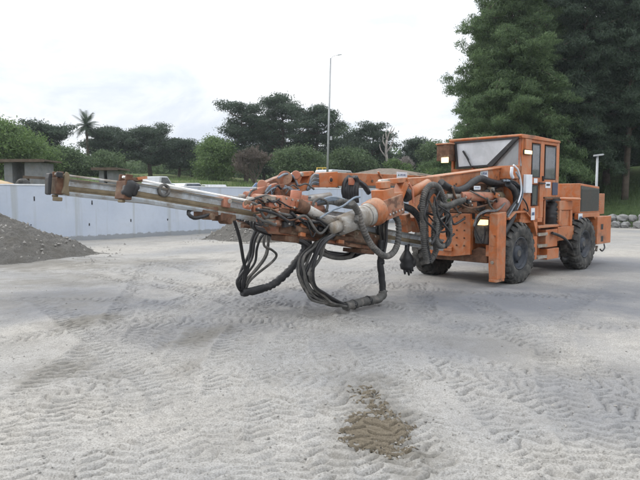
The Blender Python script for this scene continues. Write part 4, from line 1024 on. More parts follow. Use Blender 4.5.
# --- near side between cab and engine
mb = MB('orange'); a = lambda x: on(x, 230, 1.0)[0]
z = lambda y, x=545: on(x, y, 1.0)[2]
mb.box(a(533.5), a(537.5), .9, 1.0, z(258), 1.25)                           # column
mb.box(a(537.5)-.002, a(548), .78, .84, z(258.5), z(228))                    # recess behind the steps
mb.box(a(546.8), a(558.5), .75, .985, z(248), z(230))
mb.box(a(548), a(559.5), .72, 1.0, z(259, 552), z(248.6, 552))
mb.use('orange2').box(a(537.5), a(558), .5, 1.02, z(227.8), z(225.4))         # platform
mb.build('step_frame', rig, .01)
for y in (234.3, 245.8, 257):
    mb = MB('steel'); q = on(542, y, 1.0); mb.box(a(537.8), a(547), .82, 1.01, q[2]-.015, q[2]+.02); mb.box(a(537.8), a(547), 1.011, 1.02, q[2]-.03, q[2]+.03); mb.build('step', rig, .004)
# dark operator seat column and canopy plate
mb = MB().use('hose', True); mb.tube([on(551, 226, .8), on(550, 214, .8), on(552.5, 204, .8), on(554, 200, .8)], .14, 10, .03, .12, .07)
mb.build('rubber_bellows', rig)
mb = MB('rust'); sbox(mb, 545, 197, 560, 198.6, 1.0, .5); mb.build('top_plate', rig, .006)
mb = MB('orange'); sbox(mb, 559.5, 201, 572.5, 210, .98, .45); sbox(mb, 559.5, 210.2, 561.6, 226, .98, .45); sbox(mb, 570.5, 210.2, 572.5, 226, .98, .45); sbox(mb, 561.6, 210.2, 570.5, 226, .95, .4)
mb.use('orange2'); sbox(mb, 558, 226.3, 574, 240, .97, .4); sbox(mb, 544.3, 200, 545.6, 226, .9, .3); mb.use('dark'); sbox(mb, 546, 199, 559, 226, .55, .05)  # dark sheet at the back paints in the blackness of the recess
mb.build('valve_cabinet', rig, .01)
q = on(565.5, 198.2, .85); MB().use('orange2', True).lathe((q[0], q[1], q[2]-.04), (0, 0, 1), [(.0, .0), (.3, .0), (.31, .03), (.28, .05), (0, .06)], 24).build('round_cover', rig)
q = on(565.5, 253, .7); MB('white').cyl((q[0]+.15, .6, q[2]), (q[0]-.1, .95, q[2]), .1, n=16).build('canister', rig, .01)
MB().use('hose', True).tube([on(552, 233, 1.03), on(558, 235, 1.05), on(565, 239, 1.04), on(571, 247, 1.0), on(572, 253, .9)], .03, 8).build('hose', rig)
mb = MB().use('hose', True); mb.tube([on(561, 258, .8), on(565, 259, .85), on(570, 255, .85)], .04, 8); mb.build('hose', rig)
# --- engine hood (front face at a=-2.9, near side carries the grille)
HA0, HA1, HB = on(580, 195, .93)[0], on(599, 200, .93)[0], .93
zt0 = on(580, 183.3, .93)[2]; zt1 = on(598.5, 186.6, .93)[2]; zlo = on(588, 213, .93)[2]
mb = MB('orange').prism([(HA0, zlo), (HA0, zt0), (HA1, zt1), (HA1, zlo)], -.85, HB); mb.box(HA0+.0, HA0+.9, -.85, .35, zlo-.2, 1.62)
mb.use('rust').box(HA0-.2, HA0-.5, -.3, -.1, zt0, zt0+.25)
hood = mb.build('engine_hood', rig, .012)
mb = MB('grille'); g0, g1 = HA0-.03, HA1+.03
mb.prism([(g0, zlo+.04), (g0, zt0-.05), (g1, zt1-.05), (g1, zlo+.04)], HB+.001, HB+.012)
for k in range(26):
    zz = zlo+.06+k*(zt1-zlo-.14)/25; mb.box(g0-.03, g1+.03, HB+.013, HB+.02, zz, zz+.011)
mb.build('grille', hood)
# rear wings, counterweight, small louvre box
mb = MB('orange'); y0_ = zlo-.002
mb.prism([(HA0+.1, y0_), (HA1-.0, y0_), (HA1-.1, .95), (HA1+.12, 1.0), (HA1+.32, y0_-.09), (HA0-.3, y0_-.09), (HA0-.12, 1.1), (HA0+.1, 1.1)], .86, .95)
mb.box(HA0+.1, HA1, -.95, -.86, 1.0, y0_); mb.use('rust').box(HA0-.15, HA1+.3, .55, .855, 1.17, y0_)
mb.build('rear_fender', rig, .008)
mb = MB('orange'); sbox(mb, 597.5, 216.2, 611, 243.5, 1.0, 1.95)
mb.build('counterweight', rig, .015)
mb = MB('black')
for y0, y1 in ((224, 229.5), (236, 241.5)): sbox(mb, 601, y0, 603.3, y1, 1.004, .003)
mb.build('slot', rig)
mb = MB('orange2'); sbox(mb, 598.8, 193.5, 604.5, 214, .8, 1.4); lv = mb.build('rear_box', rig, .01)
mb = MB('orange'); 
for k in range(7): sbox(mb, 599.3, 196+k*2.4, 604, 197.2+k*2.4, .81, .008)
mb.build('louvre', lv)
sticker(578.4, 213.5, 582.5, 222, .956, rig)
MB().use('hose', True).tube([on(604, 244, .8), on(604.5, 248, .85), on(602, 251, .85), on(600, 249, .8)], .018, 7).build('hose', rig)
MB('steel').cyl(P(597, 246, .9), P(596, 251, .9), .03, n=8).build('tow_pin', rig)

# --- boom support block between plate and cab
mb = MB('orange2'); mb.box(.05, .75, -1.0, -.55, 1.2, 1.86); mb.use('rust'); mb.box(.05, .5, .35, .7, 1.2, 1.8); mb.use('black'); mb.box(.05, .45, -.55, .35, 1.2, 1.5)  # inner blocks coloured dark to paint in the darkness of the cavities
mb.use('rust').box(.76, .84, -.55, .6, 1.32, 1.5); mb.use('black'); mb.bar((.85, .45, 1.72), (.9, .75, 1.38), .1, .1)
mb.build('boom_support', rig, .015)
q = on(505.5, 207, .95); mb = MB().use('pink', True); mb.lathe((q[0], .72, q[2]), (0, 1, 0), [(0, -.02), (.15, 0), (.18, .08), (.17, .2), (.12, .27), (0, .29)], 20); mb.build('swing_motor', rig)
mb = MB().use('pink', True); mb.cyl(P(500, 197, .75), P(459, 196, .75), .085, n=16); mb.use('steel', True); mb.cyl(P(459, 196, .75), P(446, 196.5, .75), .045); mb.use('mud', True); mb.cyl(P(500.5, 197, .75), P(496, 197, .75), .1)
mb.build('swing_cylinder', rig)
mb = MB('rust'); mb.bar(P(497, 188, .6), P(470, 188, .6), .1, .16); mb.use('orange2'); mb.bar(P(475, 203, .7), P(450, 206, .5), .12, .14); mb.use('rust'); mb.bar(P(478, 190, .6), P(482, 210, .6), .12, .1); mb.bar(P(455, 190, .6), P(462, 208, .6), .12, .1)  # first bar is dark, painting in the void round the swing cylinder
mb.build('bracket', rig, .012)

# --- booms
# near boom
nb = MB('orange2'); tp = [on(*q, .6) for q in ((512, 166), (485, 170), (440, 176.2), (404, 178.5))]; bt = [on(*q, .6) for q in ((404, 184), (440, 190), (470, 193), (512, 187))]
nb.prism([(q[0], q[2]) for q in tp+bt], .34, .6)
nb.use('orange'); nb.prism([(q[0], q[2]+.012) for q in tp[:3]]+[(q[0], q[2]-.012) for q in reversed(tp[:3])], .32, .635)
nb.use('rust')
for px in (447, 456, 466, 475): q = on(px, 184, .6); nb.cyl((q[0], .6, q[2]), (q[0], .615, q[2]), .022, n=6)
nbo = nb.build('boom', rig, .012, 'near boom, swung forward with a silver rotation unit at its end')
# far boom
fb = MB('orange2'); q0 = [on(*q, -.66) for q in ((447, 177), (400, 174.6), (336, 172.5), (336, 186), (400, 185.5), (447, 187))]
fb.prism([(q[0], q[2]) for q in q0], -.95, -.66)
fb.use('orange'); q1 = [on(*q, -.64) for q in ((337.5, 171.6), (319, 173), (319, 187.3), (337.5, 187.3))]; fb.prism([(q[0], q[2]) for q in q1], -.98, -.63)
fb.use('black'); q = on(331, 180, -.628); fb.lathe((q[0], -.63, q[2]), (0, 1, 0), [(.035, 0), (.035, .012), (.0, .012)], 14); fb.use('orange', True); fb.lathe((q[0], -.63, q[2]), (0, 1, 0), [(.06, 0), (.06, .008), (.036, .008)], 14)
fb.use('rust'); 
for px in (385, 372, 360): q = on(px, 181, -.66); fb.cyl((q[0], -.66, q[2]), (q[0], -.645, q[2]), .03, n=6)
fb.use('orange2'); fb.bar(P(378, 171.8, -.64), P(387, 186, -.64), .03, .03)
fbo = fb.build('boom', rig, .012, 'far boom, held level with a boxed extension')
sticker(396.8, 172, 407.2, 178.2, -.655, fbo); sticker(480.4, 169.4, 488, 178, .606, nbo); sticker(474, 186, 480.5, 189.6, .86, rig)
def knuckle(b, pts, parent, w=.16):
    """open triangular link plate with pins"""
    m = MB('orange'); a_, b_, c_, d_ = [P(*q, b) for q in pts]
    for u, v, hh in ((a_, b_, .075), (b_, c_, .12), (c_, d_, .1), (d_, a_, .075)): m.bar(u, v, w, hh, (0, 0, 1)) if abs((v-u).normalized().z) < .9 else m.bar(u, v, w, hh, (1, 0, 0))
    m.use('steel'); 
    for u in (a_, c_): m.cyl(u+Vector((0, w*.62, 0)), u-Vector((0, w*.62, 0)), .035, n=12)
    m.use('orange2'); m.cyl(d_+Vector((0, w*.6, 0)), d_-Vector((0, w*.6, 0)), .11, n=16)
    return m.build('knuckle', parent, .01)
knuckle(.62, ((384, 181.5), (404, 180), (397, 198), (384, 199)), nbo)
knuckle(-.72, ((297, 174.5), (310, 173.5), (305, 187), (290, 190)), fbo, .2)
# near boom: feed-look-out cylinder
mb = MB().use('orange', True); mb.cyl(P(428, 184, .66), P(408, 194.5, .66), .085, n=16); mb.use('black', True); mb.cyl(P(408.6, 194.2, .66), P(405, 196.2, .66), .098, n=16); mb.use('chrome', True); mb.cyl(P(406, 196, .66), P(395, 202, .66), .035); mb.build('boom_cylinder', nbo)
MB('pink').bar(P(409, 183, .78), P(412.5, 189, .78), .02, .03).bar(P(412.5, 189, .78), P(413.5, 203, .78), .02, .03).build('hose_bracket', nbo)
# near rotation unit
ax0, ax1 = P(398, 203, .68), P(331, 229, .74); d = (ax1-ax0).normalized(); L = (ax1-ax0).length
def axp(f): return ax0+d*L*f
mb = MB('orange2'); up = Vector((0, 0, 1)); mb.use('grime').bar(axp(.02), axp(.32), .26, .3); mb.use('orange'); mb.bar(axp(.0)+up*.12, axp(.2)+up*.16, .2, .1); mb.bar(axp(.16)+up*.2, axp(.34)+up*.22, .22, .16); mb.bar(axp(.2)+up*.34, axp(.3)+up*.36, .16, .1)
mb.use('steel'); 
for k in range(5): mb.cyl(axp(.05+.05*k)+Vector((0, .13, -.08)), axp(.05+.05*k)+Vector((0, .15, -.08)), .02, n=6)
mb.build('rotator_body', nbo, .012)
mb = MB().use('orange2', True); u_ = d
mb.lathe(axp(.33), d, [(0, 0), (.19, 0), (.2, .02), (.2, .1), (.185, .11), (.185, .2), (.17, .22)], 30); mb.use('steel', True); mb.lathe(axp(.33), d, [(.17, .2), (.16, .26), (.155, .3)], 30)
mb.build('rotator_collar', nbo)
mb = MB().use('steel', True); e = L*.56
mb.lathe(axp(.33), d, [(.15, .22), (.15, .34), (.158, .345), (.158, .37), (.14, .375), (.135, e-.02), (.12, e), (.0, e)], 30)
mb.lathe(axp(.33), d, [(.075, e-.01), (.08, e+.0), (.08, L*.67-.03), (.065, L*.67), (0, L*.67)], 22)
for k in range(8):
    a_ = 2*math.pi*k/8; o1 = d.orthogonal().normalized(); o2 = d.cross(o1); c_ = axp(.33)+(o1*math.cos(a_)+o2*math.sin(a_))*.105
    mb.cyl(c_+d*(e-.01), c_+d*(e+.018), .012, n=6)
mb.build('rotator_cylinder', nbo, label='dull silver rotation cylinder pointing at the ground')
# far boom link down to its feed
mb = MB('grime'); mb.bar(P(292, 188, -.72), P(270, 192, -.72), .22, .2); mb.cyl(P(285, 178, -.6), P(285, 178, -.86), .11, n=16); mb.bar(P(285, 177, -.72), P(262, 187, -.72), .14, .12); mb.bar(P(268, 188, -.7), P(258, 196, -.7), .2, .18); mb.use('pink'); mb.bar(P(276, 186, -.62), P(252, 193, -.62), .1, .1); mb.cyl(P(262, 184.5, -.6), P(262, 184.5, -.85), .07)
mb.cyl(P(296, 175, -.55), P(296, 175, -.9), .07)
mb.build('feed_link', fbo, .012)
mb = MB().use('steel', True); mb.cyl(P(330, 196, -.55), P(300, 200, -.6), .06); mb.use('chrome', True); mb.cyl(P(300, 200, -.6), P(282, 202, -.6), .03); mb.build('boom_cylinder', fbo)

# --- feeds
def feed(b, p_tip, p_rear, label, rodm):
    """aluminium feed rail with drill steel on top; p = (a, top z)"""
    (a1, z1), (a0, z0) = p_tip, p_rear
    d = Vector((a1-a0, 0, z1-z0)); L = d.length; d.normalize(); ang = math.atan2(z1-z0, a1-a0)
    root = empty('drill_feed', (a0, b, z0)); root.parent = rig; root.rotation_euler = (0, -ang, 0); root['label'] = label
    m = MB('alu')                                                     # local x along feed, z up, top of rail at 0
    m.prism([(-.1, 0), (.1, 0), (.1, -.018), (.075, -.03), (.075, -.085), (-.075, -.085), (-.075, -.03), (-.1, -.018)], 0, L, 'a')
    m.use('mud'); m.prism([(-.072, -.086), (.072, -.086), (.088, -.1), (.088, -.15), (-.088, -.15), (-.088, -.1)], .03, L-.08, 'a')
    m.use('alu'); m.prism([(-.1, -.151), (.1, -.151), (.1, -.168), (.09, -.195), (-.09, -.195), (-.1, -.168)], .0, L-.05, 'a')
    m.use('mud'); m.box(.02, L-.05, .101, .108, -.012, -.004); m.box(.1, L-.1, .0885, .094, -.128, -.122)
    m.build('rail', root)
    m = MB().use(rodm, True); m.cyl((L*.42, 0, .04), (L+.02, 0, .04), .0135, n=10); m.build('drill_steel', root)
    # front head: centraliser jaw and rubber spike
    m = MB('rust'); m.box(L-.06, L+.03, -.105, .103, -.19, .0); m.box(L-.05, L+.02, .05, .09, .001, .07); m.box(L-.05, L+.02, -.09, -.05, .001, .07); m.use('mud').box(L-.02, L+.02, -.05, .05, -.225, -.196)
    m.build('front_head', root, .008)
    m = MB('pink'); m.box(L*.78, L*.78+.1, -.125, .125, -.1, .02); m.use('steel').cyl((L*.78+.02, .12, -.02), (L*.78+.02, .135, -.02), .03); m.build('steel_support', root, .008)
    return root, L
nf, NL = feed(.42, (7.55, 1.795), (1.75, .885), 'near drill feed with a black rubber end and a faded red rock drill', 'rod')
ff, FL = feed(-.8, (7.76, 1.85), (2.2, 1.27), 'far drill feed with a bare rail reaching furthest left', 'steel')
# near feed: black rubber lump + orange tip, wheel behind it
mb = MB().use('hose', True)
mb.lathe((NL+.0, .07, -.16), (-.35, .1, 1), [(0, 0), (.045, .005), (.062, .025), (.058, .05), (.068, .08), (.064, .11), (.07, .14), (.05, .17), (.02, .18), (0, .18)], 16)
mb.lathe((NL-.06, .08, -.14), (-.2, .2, 1), [(0, 0), (.04, .005), (.05, .03), (.045, .07), (.052, .1), (.035, .13), (0, .14)], 12)
mb.use('rust'); mb.box(NL-.16, NL-.08, -.05, .09, .015, .05); mb.use('orange2').bar((NL-.1, .08, .04), (NL-.2, .09, .07), .04, .03); mb.build('rubber_boot', nf)
mb = MB().use('hosegrey', True); mb.lathe((NL-.42, .09, -.03), (0, 1, 0), [(.045, -.02), (.07, -.02), (.075, 0), (.07, .02), (.045, .02), (.045, -.02)], 20); mb.build('hose_reel', nf)
# far feed tip: orange-brown clamp over a black pad
mb = MB('mud'); mb.prism([(FL-.1, .0), (FL-.09, .04), (FL-.07, .07), (FL-.05, .07), (FL-.04, .02), (FL-.04, -.1), (FL-.02, -.18), (FL-.11, -.2), (FL-.09, -.08)], .102, .15); mb.box(FL-.1, FL-.03, -.1, .101, .003, .04); mb.use('black').prism([(FL+.065, .04), (FL+.1, .04), (FL+.11, -.02), (FL+.1, -.2), (FL+.065, -.21)], -.05, .06); mb.box(FL-.02, FL+.05, .1, .14, .0, .06); mb.use('mud').box(FL-.04, FL+.03, .0, .13, -.27, -.225); mb.build('clamp', ff, .01)
# rock drill on each feed
def rock_drill(root, x, big=True):
    m = MB('pink'); m.box(x, x+.62, -.14, .16, .012, .17); m.use('grime'); m.box(x+.1, x+.4, -.17, .19, .02, .13); m.box(x+.45, x+.75, -.1, .12, .02, .14)
    m.use('pink', True); m.cyl((x+.6, 0, .09), (x+.95, 0, .08), .085, .06, 16); m.cyl((x-.22, .03, .1), (x, .03, .1), .075, n=16)
    m.cyl((x+.3, .05, .17), (x+.3, .05, .28), .075, n=16); m.cyl((x+.1, .0, .17), (x+.1, .0, .25), .055, n=14)
    m.use('steel'); 
    for k in range(6):
        for zz in (.045, .14): m.cyl((x+.06+.1*k, .16, zz), (x+.06+.1*k, .178, zz), .016, n=6)
    m.cyl((x+.95, 0, .06), (x+1.05, 0, .055), .035); m.use('rust'); m.box(x-.05, x+.8, -.16, .16, .001, .011)
    m.box(x+.0, x+.18, .1905, .21, -.16, .0); m.box(x+.5, x+.68, .165, .185, -.16, .0)
    return m.build('rock_drill', root, .012)
xd = 3.2
rock_drill(nf, xd); rock_drill(ff, FL*.34)
# cradle under each feed
def cradle(root, L, x0, x1, s=1):
    m = MB('grime'); m.prism([(x0, -.2), (x1, -.2), (x1-.15, -.32), (x0+.1, -.36)], -.13, .13); m.use('rust'); m.box(x0+.05, x1-.1, s*.132, s*.17, -.3, -.12); m.box(x0+.2, x0+.5, -.17, .2, -.42, -.36); m.box(x1-.45, x1-.2, -.12, .16, -.4, -.325)
    m.use('black'); m.box(x0+.35, x1-.9, s*.171, s*.19, -.29, -.22); m.use('rust', True); m.cyl((x0+.3, s*.2, -.25), (x0+1.1, s*.2, -.25), .035); m.cyl((x1-.8, s*.19, -.24), (x1-.3, s*.19, -.22), .045); m.use('orange2'); m.box(x0+.9, x0+1.02, s*.171, s*.22, -.33, -.16); m.box(x1-.5, x1-.4, s*.171, s*.22, -.31, -.14); m.use('steel')
    for k in range(5): m.cyl((x0+.2+.2*k, s*.17, -.15), (x0+.2+.2*k, s*.19, -.15), .018, n=6)
    return m.build('cradle', root, .012)
cradle(nf, NL, 1.75, 3.9); cradle(ff, FL, FL*.34-.5, FL*.34+1.1)
# small motors & brackets under the near feed, at (205,212) and (225,217)
for px in (205, 223):
    q = P(px, 212+(px-205)*.25, .42); mb = MB('rust'); mb.box(q.x-.12, q.x+.1, .33, .52, q.z-.05, q.z+.06); mb.use('rust', True).cyl((q.x-.02, .34, q.z-.05), (q.x-.02, .54, q.z-.05), .04); mb.build('hose_clamp', rig, .008)
MB().use('hose', True).tube([on(209, 214, .5), on(203, 216.5, .52), on(194, 218, .52), on(188.5, 214, .5), on(190, 210, .47), on(196, 209, .45)], .022, 8).build('hose', rig)
# the tilt tube across the near feed
mb = MB().use('steel', True); mb.cyl(P(301, 206, .62), P(331, 223, .66), .07, n=18); mb.use('rust', True); mb.cyl(P(299, 205, .62), P(306, 209, .625), .085, n=18); mb.build('tilt_cylinder', nbo)
# rear of near feed: holder frame
mb = MB('orange2'); mb.bar(P(404, 214, .42), P(406, 232, .42), .16, .12, (1, 0, 0)); mb.bar(P(412, 216, .42), P(417, 231, .42), .14, .1, (1, 0, 0)); mb.bar(P(398, 222, .42), P(420, 225, .42), .12, .08); mb.build('feed_holder', nbo, .01)

# --- hoses
def bundle(label=None):
    o = empty('hose_bundle', (0, 0, 0)); o.parent = rig
    if label: o['label'] = label
    return o
def hose(parent, pts, b, r=.02, mat='hose', rib=0, ribp=.05, n=8, name='hose', step=.03):
    q = []
    for k, p in enumerate(pts): bb = b if not isinstance(b, (list, tuple)) else b[0]+(b[1]-b[0])*k/(len(pts)-1); q.append(on(p[0], p[1], p[2] if len(p) > 2 else bb))
    return MB().use(mat, True).tube(q, r, n, step, rib, ribp).build(name, parent)
rj = random.Random(12)
def jit(pts, s, lock=()): return [(x+rj.uniform(-s, s), y+rj.uniform(-s, s)*.8) for (x, y) in pts]
B1 = bundle('looped hoses hanging to the ground under the far feed')
S1 = [[(232, 214), (236, 226), (240, 240), (243, 258), (245, 270), (243, 284), (243.5, 291)],
      [(262, 227), (255, 240), (252, 258), (243, 272), (237, 281), (239, 289), (244, 293)],
      [(266, 231), (264, 245), (272, 250), (276.5, 255), (272, 262), (257, 274), (249, 282), (246, 289)],
      [(258, 226), (252, 240), (250, 258), (247, 270), (240, 280), (241, 290)],
      [(272, 230), (262, 236), (257, 248), (255, 262), (246, 276), (244, 288)],
      [(264, 222), (268, 236), (267, 254), (258, 268), (250, 277), (246, 286)],
      [(256, 222), (255, 236), (249, 254), (241, 272), (239, 284), (245, 292)],
      [(275, 228), (269, 240), (265, 256), (255, 270), (246, 280), (243, 289)]]
for k, s in enumerate(S1): hose(B1, s, (-.3-.05*k, -.45-.02*k), .019 if k % 3 else .024, 'hosegrey' if k in (2, 5, 7) else 'hose')
hose(B1, [(242, 293), (251, 291.5), (262, 288.5), (273, 284.5), (287, 273), (296, 262), (302, 255), (306, 243), (308, 230)], (-.45, -.3), .055, 'hose', .12, .06, 10, 'wrapped_hose')
B2 = bundle('bundle of hoses in a deep loop under the near boom')
for k in range(13):
    t = k/12; dx = rj.uniform(-5, 6)
    pts = [(326+9*t, 233+2*t), (315+10*t, 243), (303+14*t+dx, 256+2*t), (298+16*t, 272), (302+16*t, 287), (312+15*t, 298-3*t), (328+9*t, 305.5-4*t), (347, 306.5-1.5*t)]
    pts = [pts[0]]+jit(pts[1:-1], 2.2)+[pts[-1]]
    hose(B2, pts, (.45+.4*t, .62+.1*rj.random()), .014+.006*rj.random(), ('hose', 'hosegrey', 'hosegrey', 'hose')[k % 4])
hose(B2, [(345, 306.5), (353, 304.5), (366, 301), (376, 299.5), (382, 296), (383.5, 290)], .66, .062, 'hosegrey', .1, .05, 10, 'wrapped_hose')
hose(B2, [(383, 293), (382, 280), (380.5, 266), (381, 252), (381.5, 240)], .66, .05, 'hose', .06, .16, 10, 'wrapped_hose')
for k in range(6): hose(B2, jit([(382+k*.3, 256), (378+k*1.7, 240), (376+k*2.2, 225), (378+k*2.5, 210)], .5), .5+.05*k, .02, 'hose' if k % 2 else 'hosegrey')
B3 = bundle('black hoses sagging along under both feeds')
for k in range(7):
    dy = k*1.5; hose(B3, jit([(236+3*k, 218+k*.6), (255, 224+dy*.6), (275, 230+dy*.7), (300, 240+dy*.3), (318, 249+dy*.5), (348, 254+dy*.5), (372, 251-dy*.5), (384, 240)], .7), (-.1+.06*k, .3), .018+.005*(k % 2), 'hose')
for k in range(4): hose(B3, jit([(318+k, 236), (320, 247+k), (333, 255+k*.8), (350, 253+k), (355, 245), (349, 241+k), (335, 243)], .8), .1+.1*k, .03, 'hosegrey' if k % 2 else 'hose')
hose(B3, [(243, 226), (262, 228), (282, 227), (300, 230)], .1, .02, 'rust')
for k in range(5): hose(B3, jit([(300+4*k, 214+k), (305+3*k, 226), (303+4*k, 238), (306+3*k, 248)], 1), -.1, .02, 'hose')
B4 = bundle('thick ribbed hoses looping between near boom and rig')
hose(B4, [(352, 203), (358, 212), (362, 226), (370, 243), (380, 253.5), (388, 256), (395, 250), (398.5, 238), (398, 222), (393, 214)], (.95, .7), .043, 'hosegrey', .11, .045, 14, 'ribbed_hose', .008)
hose(B4, [(334, 203), (343, 201), (351, 203), (357, 211), (356, 222)], (.6, .95), .03, 'hosegrey', .14, .04, 10, 'ribbed_hose', .008)
hose(B4, [(427, 263), (424, 245), (423, 225), (422, 205), (425, 192), (431, 185), (438, 187), (443, 197), (446, 210), (449, 225)], (.8, .85), .042, 'hosegrey', .16, .03, 16, 'ribbed_hose', .008)
hose(B4, [(430, 262), (427, 248), (426, 228), (426, 208), (428, 197), (433, 191), (438, 194), (440, 206), (440, 222), (437, 238), (442, 245)], (.72, .78), .038, 'hosegrey', .16, .03, 16, 'ribbed_hose', .008)
hose(B4, [(402, 206), (412, 210), (419, 218), (423, 230), (425, 245), (429, 262)], (.6, .75), .05, 'hose', .14, .036, 16, 'ribbed_hose', .008)
hose(B4, [(434, 206), (437, 225), (435, 238), (440, 246), (447, 244), (450, 235), (449, 215)], .9, .038, 'hosegrey', .15, .03, 14, 'ribbed_hose', .008)
hose(B4, [(430, 262), (436, 250), (434, 236), (437, 215), (452, 205), (462, 201)], (.7, .85), .045, 'hosegrey', .11, .045, 14, 'ribbed_hose', .008)
hose(B4, [(438, 203), (446, 206), (456, 202), (464, 200)], .88, .04, 'hosegrey', .14, .03, 14, 'ribbed_hose', .008)
rq_ = random.Random(5)
for k in range(14):
    x0 = rq_.uniform(420, 446); y0 = rq_.uniform(190, 205); x1 = x0+rq_.uniform(-8, 14); y1 = y0+rq_.uniform(22, 48)
    hose(B4, [(x0, y0), (x0+rq_.uniform(-5, 5), y0*.65+y1*.35), (x1+rq_.uniform(-5, 5), y0*.3+y1*.7), (x1, y1), (x1+rq_.uniform(2, 12), y1-rq_.uniform(2, 14))], rq_.uniform(.75, .95), rq_.choice((.012, .016, .02)), rq_.choice(('hose', 'hose', 'hosegrey')))
B5 = bundle('thick black hoses snaking over the near boom side')
hose(B5, [(441, 182.5), (447, 187), (456, 190.5), (465, 188), (473, 182), (481, 178.5), (489, 181.5), (499, 183.5), (510, 181), (514, 187)], .74, .062, 'hose', .03, .09, 12, 'wrapped_hose')
hose(B5, [(472, 190), (482, 193.5), (490, 190), (500, 185), (509, 184)], .72, .045, 'hose')
hose(B5, [(508, 184), (514, 190), (516, 200), (514, 213), (508, 226), (503, 233)], 1.0, .055, 'hose', .04, .1, 12, 'wrapped_hose')
for k in range(5): hose(B5, jit([(502+k*2, 180), (512+k, 183), (518+k, 192), (517-k, 206), (513-k*2, 217)], .8), .95+.02*k, .02, ('hose', 'hoseblue')[k % 2])
hose(B5, [(513.5, 165), (518, 170), (520.5, 180), (521, 192), (518, 203)], 1.06, .016, 'white')
hose(B5, [(516, 172), (521, 182), (522.5, 195), (517, 210)], 1.05, .014, 'hoseblue')
hose(B5, [(512, 167), (511.5, 174), (513, 178)], 1.02, .03, 'white', name='pipe')
hose(B5, [(519, 194), (526, 203), (528, 211), (524, 209)], 1.04, .014, 'hose')
for k in range(3): hose(B5, jit([(474, 226), (478, 216), (486, 211), (497, 210), (505, 203)], .7), .98, .014, ('hosegrey', 'hoseblue')[k % 2])
B6 = bundle('blue grey hoses feeding the near rock drill')
for k in range(5): hose(B6, jit([(302, 200+k*.9), (312, 203+k*.6), (322, 200+k), (332, 197+k*1.6), (342, 199+k*1.8), (352, 204+k)], .5), (.42, .7), .02, 'hoseblue' if k < 3 else 'hosegrey')
for k in range(3): hose(B6, jit([(312, 210), (314, 202), (320, 198), (328, 203), (326, 212)], .7), .5+.05*k, .016, 'hosegrey')
hose(B6, [(320, 218), (333, 210), (343, 206), (354, 198), (360, 197)], .95, .014, 'hoseblue')
B7 = bundle('short curved hoses at the far boom end')
for k in range(6): hose(B7, [(318.5, 175+k*1.9), (314, 174.5+k*1.9), (311, 178+k*1.4), (309.5, 184+k), (307, 190)], -.6, .016, 'hosegrey' if k % 2 else 'hoseblue')
hose(B7, [(278, 178), (285, 174), (291, 175), (295, 179), (298, 186)], -.58, .018, 'hoseblue')
B8 = bundle('black rubber hoses hanging below the far boom')
for k in range(6): hose(B8, jit([(349+k*1.2, 177), (346+k*2.2, 182), (344+k*2.4, 191), (346+k*2, 203)], .6), -.5+.03*k, .042, 'hose', .05, .1)
for k in range(3): hose(B8, jit([(350, 178), (357, 181), (364, 186), (369, 193)], .6), -.5+.05*k, .04, 'hose', .05, .1)
B8m = MB('pink'); q = P(352, 181.5, -.38); B8m.box(q.x-.05, q.x+.05, -.42, -.36, q.z-.06, q.z+.06); B8m.build('hose_clamp', B8, .006)
B9 = bundle('tangle of thin hoses and fittings between near boom and cab')
rk = random.Random(33)
for k in range(26):
    x0, y0 = rk.uniform(440, 505), rk.uniform(184, 200); x1, y1 = x0+rk.uniform(8, 45), rk.uniform(192, 216); x1 = min(x1, 513); b_ = rk.uniform(.55, .9)
    xm, ym = (x0+x1)/2+rk.uniform(-8, 8), max(y0, y1)+rk.uniform(-3, 9)
    hose(B9, [(x0, y0), (x0*.7+xm*.3, (y0+ym)/2+rk.uniform(-2, 3)), (xm, ym), (x1*.7+xm*.3, (y1+ym)/2), (x1, y1)], b_, rk.choice((.011, .014, .018)), rk.choice(('hose', 'hose', 'hosegrey', 'rust')))
for k in range(12):
    x0, y0 = rk.uniform(448, 508), rk.uniform(187, 211); q = P(x0, y0, rk.uniform(.72, .86)); w_ = rk.uniform(.03, .07)
    mb = MB(rk.choice(('rust', 'black', 'steel', 'orange2'))); mb.box(q.x-w_, q.x+w_, q.y-.04, q.y+.04, q.z-w_*.8, q.z+w_*.8); mb.use('steel'); mb.cyl(q+Vector((0, .04, 0)), q+Vector((0, .07, 0)), .018, n=6); mb.build('fitting', B9, .006)
for k in range(14):
    x0 = rk.uniform(250, 300); y0 = 199+(x0-250)*.12+rk.uniform(-4, 6); x1 = x0+rk.uniform(12, 45); b_ = rk.uniform(.45, .62)
    hose(B9, [(x0, y0), ((x0+x1)/2, y0+rk.uniform(-3, 9)), (x1, y0+rk.uniform(0, 9))], b_, rk.choice((.01, .013)), rk.choice(('hose', 'hosegrey', 'hose')))
for k in range(10):
    x0 = rk.uniform(255, 300); q = P(x0, 196+(x0-250)*.14+rk.uniform(-3, 8), rk.uniform(.4, .58)); w_ = rk.uniform(.025, .06)
    mb = MB(rk.choice(('rust', 'pink', 'steel', 'orange2', 'black'))); mb.box(q.x-w_*1.4, q.x+w_*1.4, q.y-.04, q.y+.04, q.z-w_*.7, q.z+w_*.7); mb.use('steel'); mb.cyl(q+Vector((0, .04, 0)), q+Vector((0, .06, 0)), .016, n=6); mb.build('fitting', B9, .006)
for b_, x0, y0, r_ in ((.66, 353, 304.6, .068), (.66, 368, 300.6, .068), (.66, 380.8, 262, .056), (.66, 381, 250, .056)):
    q = P(x0, y0, b_); dv = Vector((.03, 0, .01)) if y0 > 290 else Vector((0, 0, .03)); MB().use('black', True).cyl(q-dv, q+dv, r_, n=14).build('hose_clamp', B2)
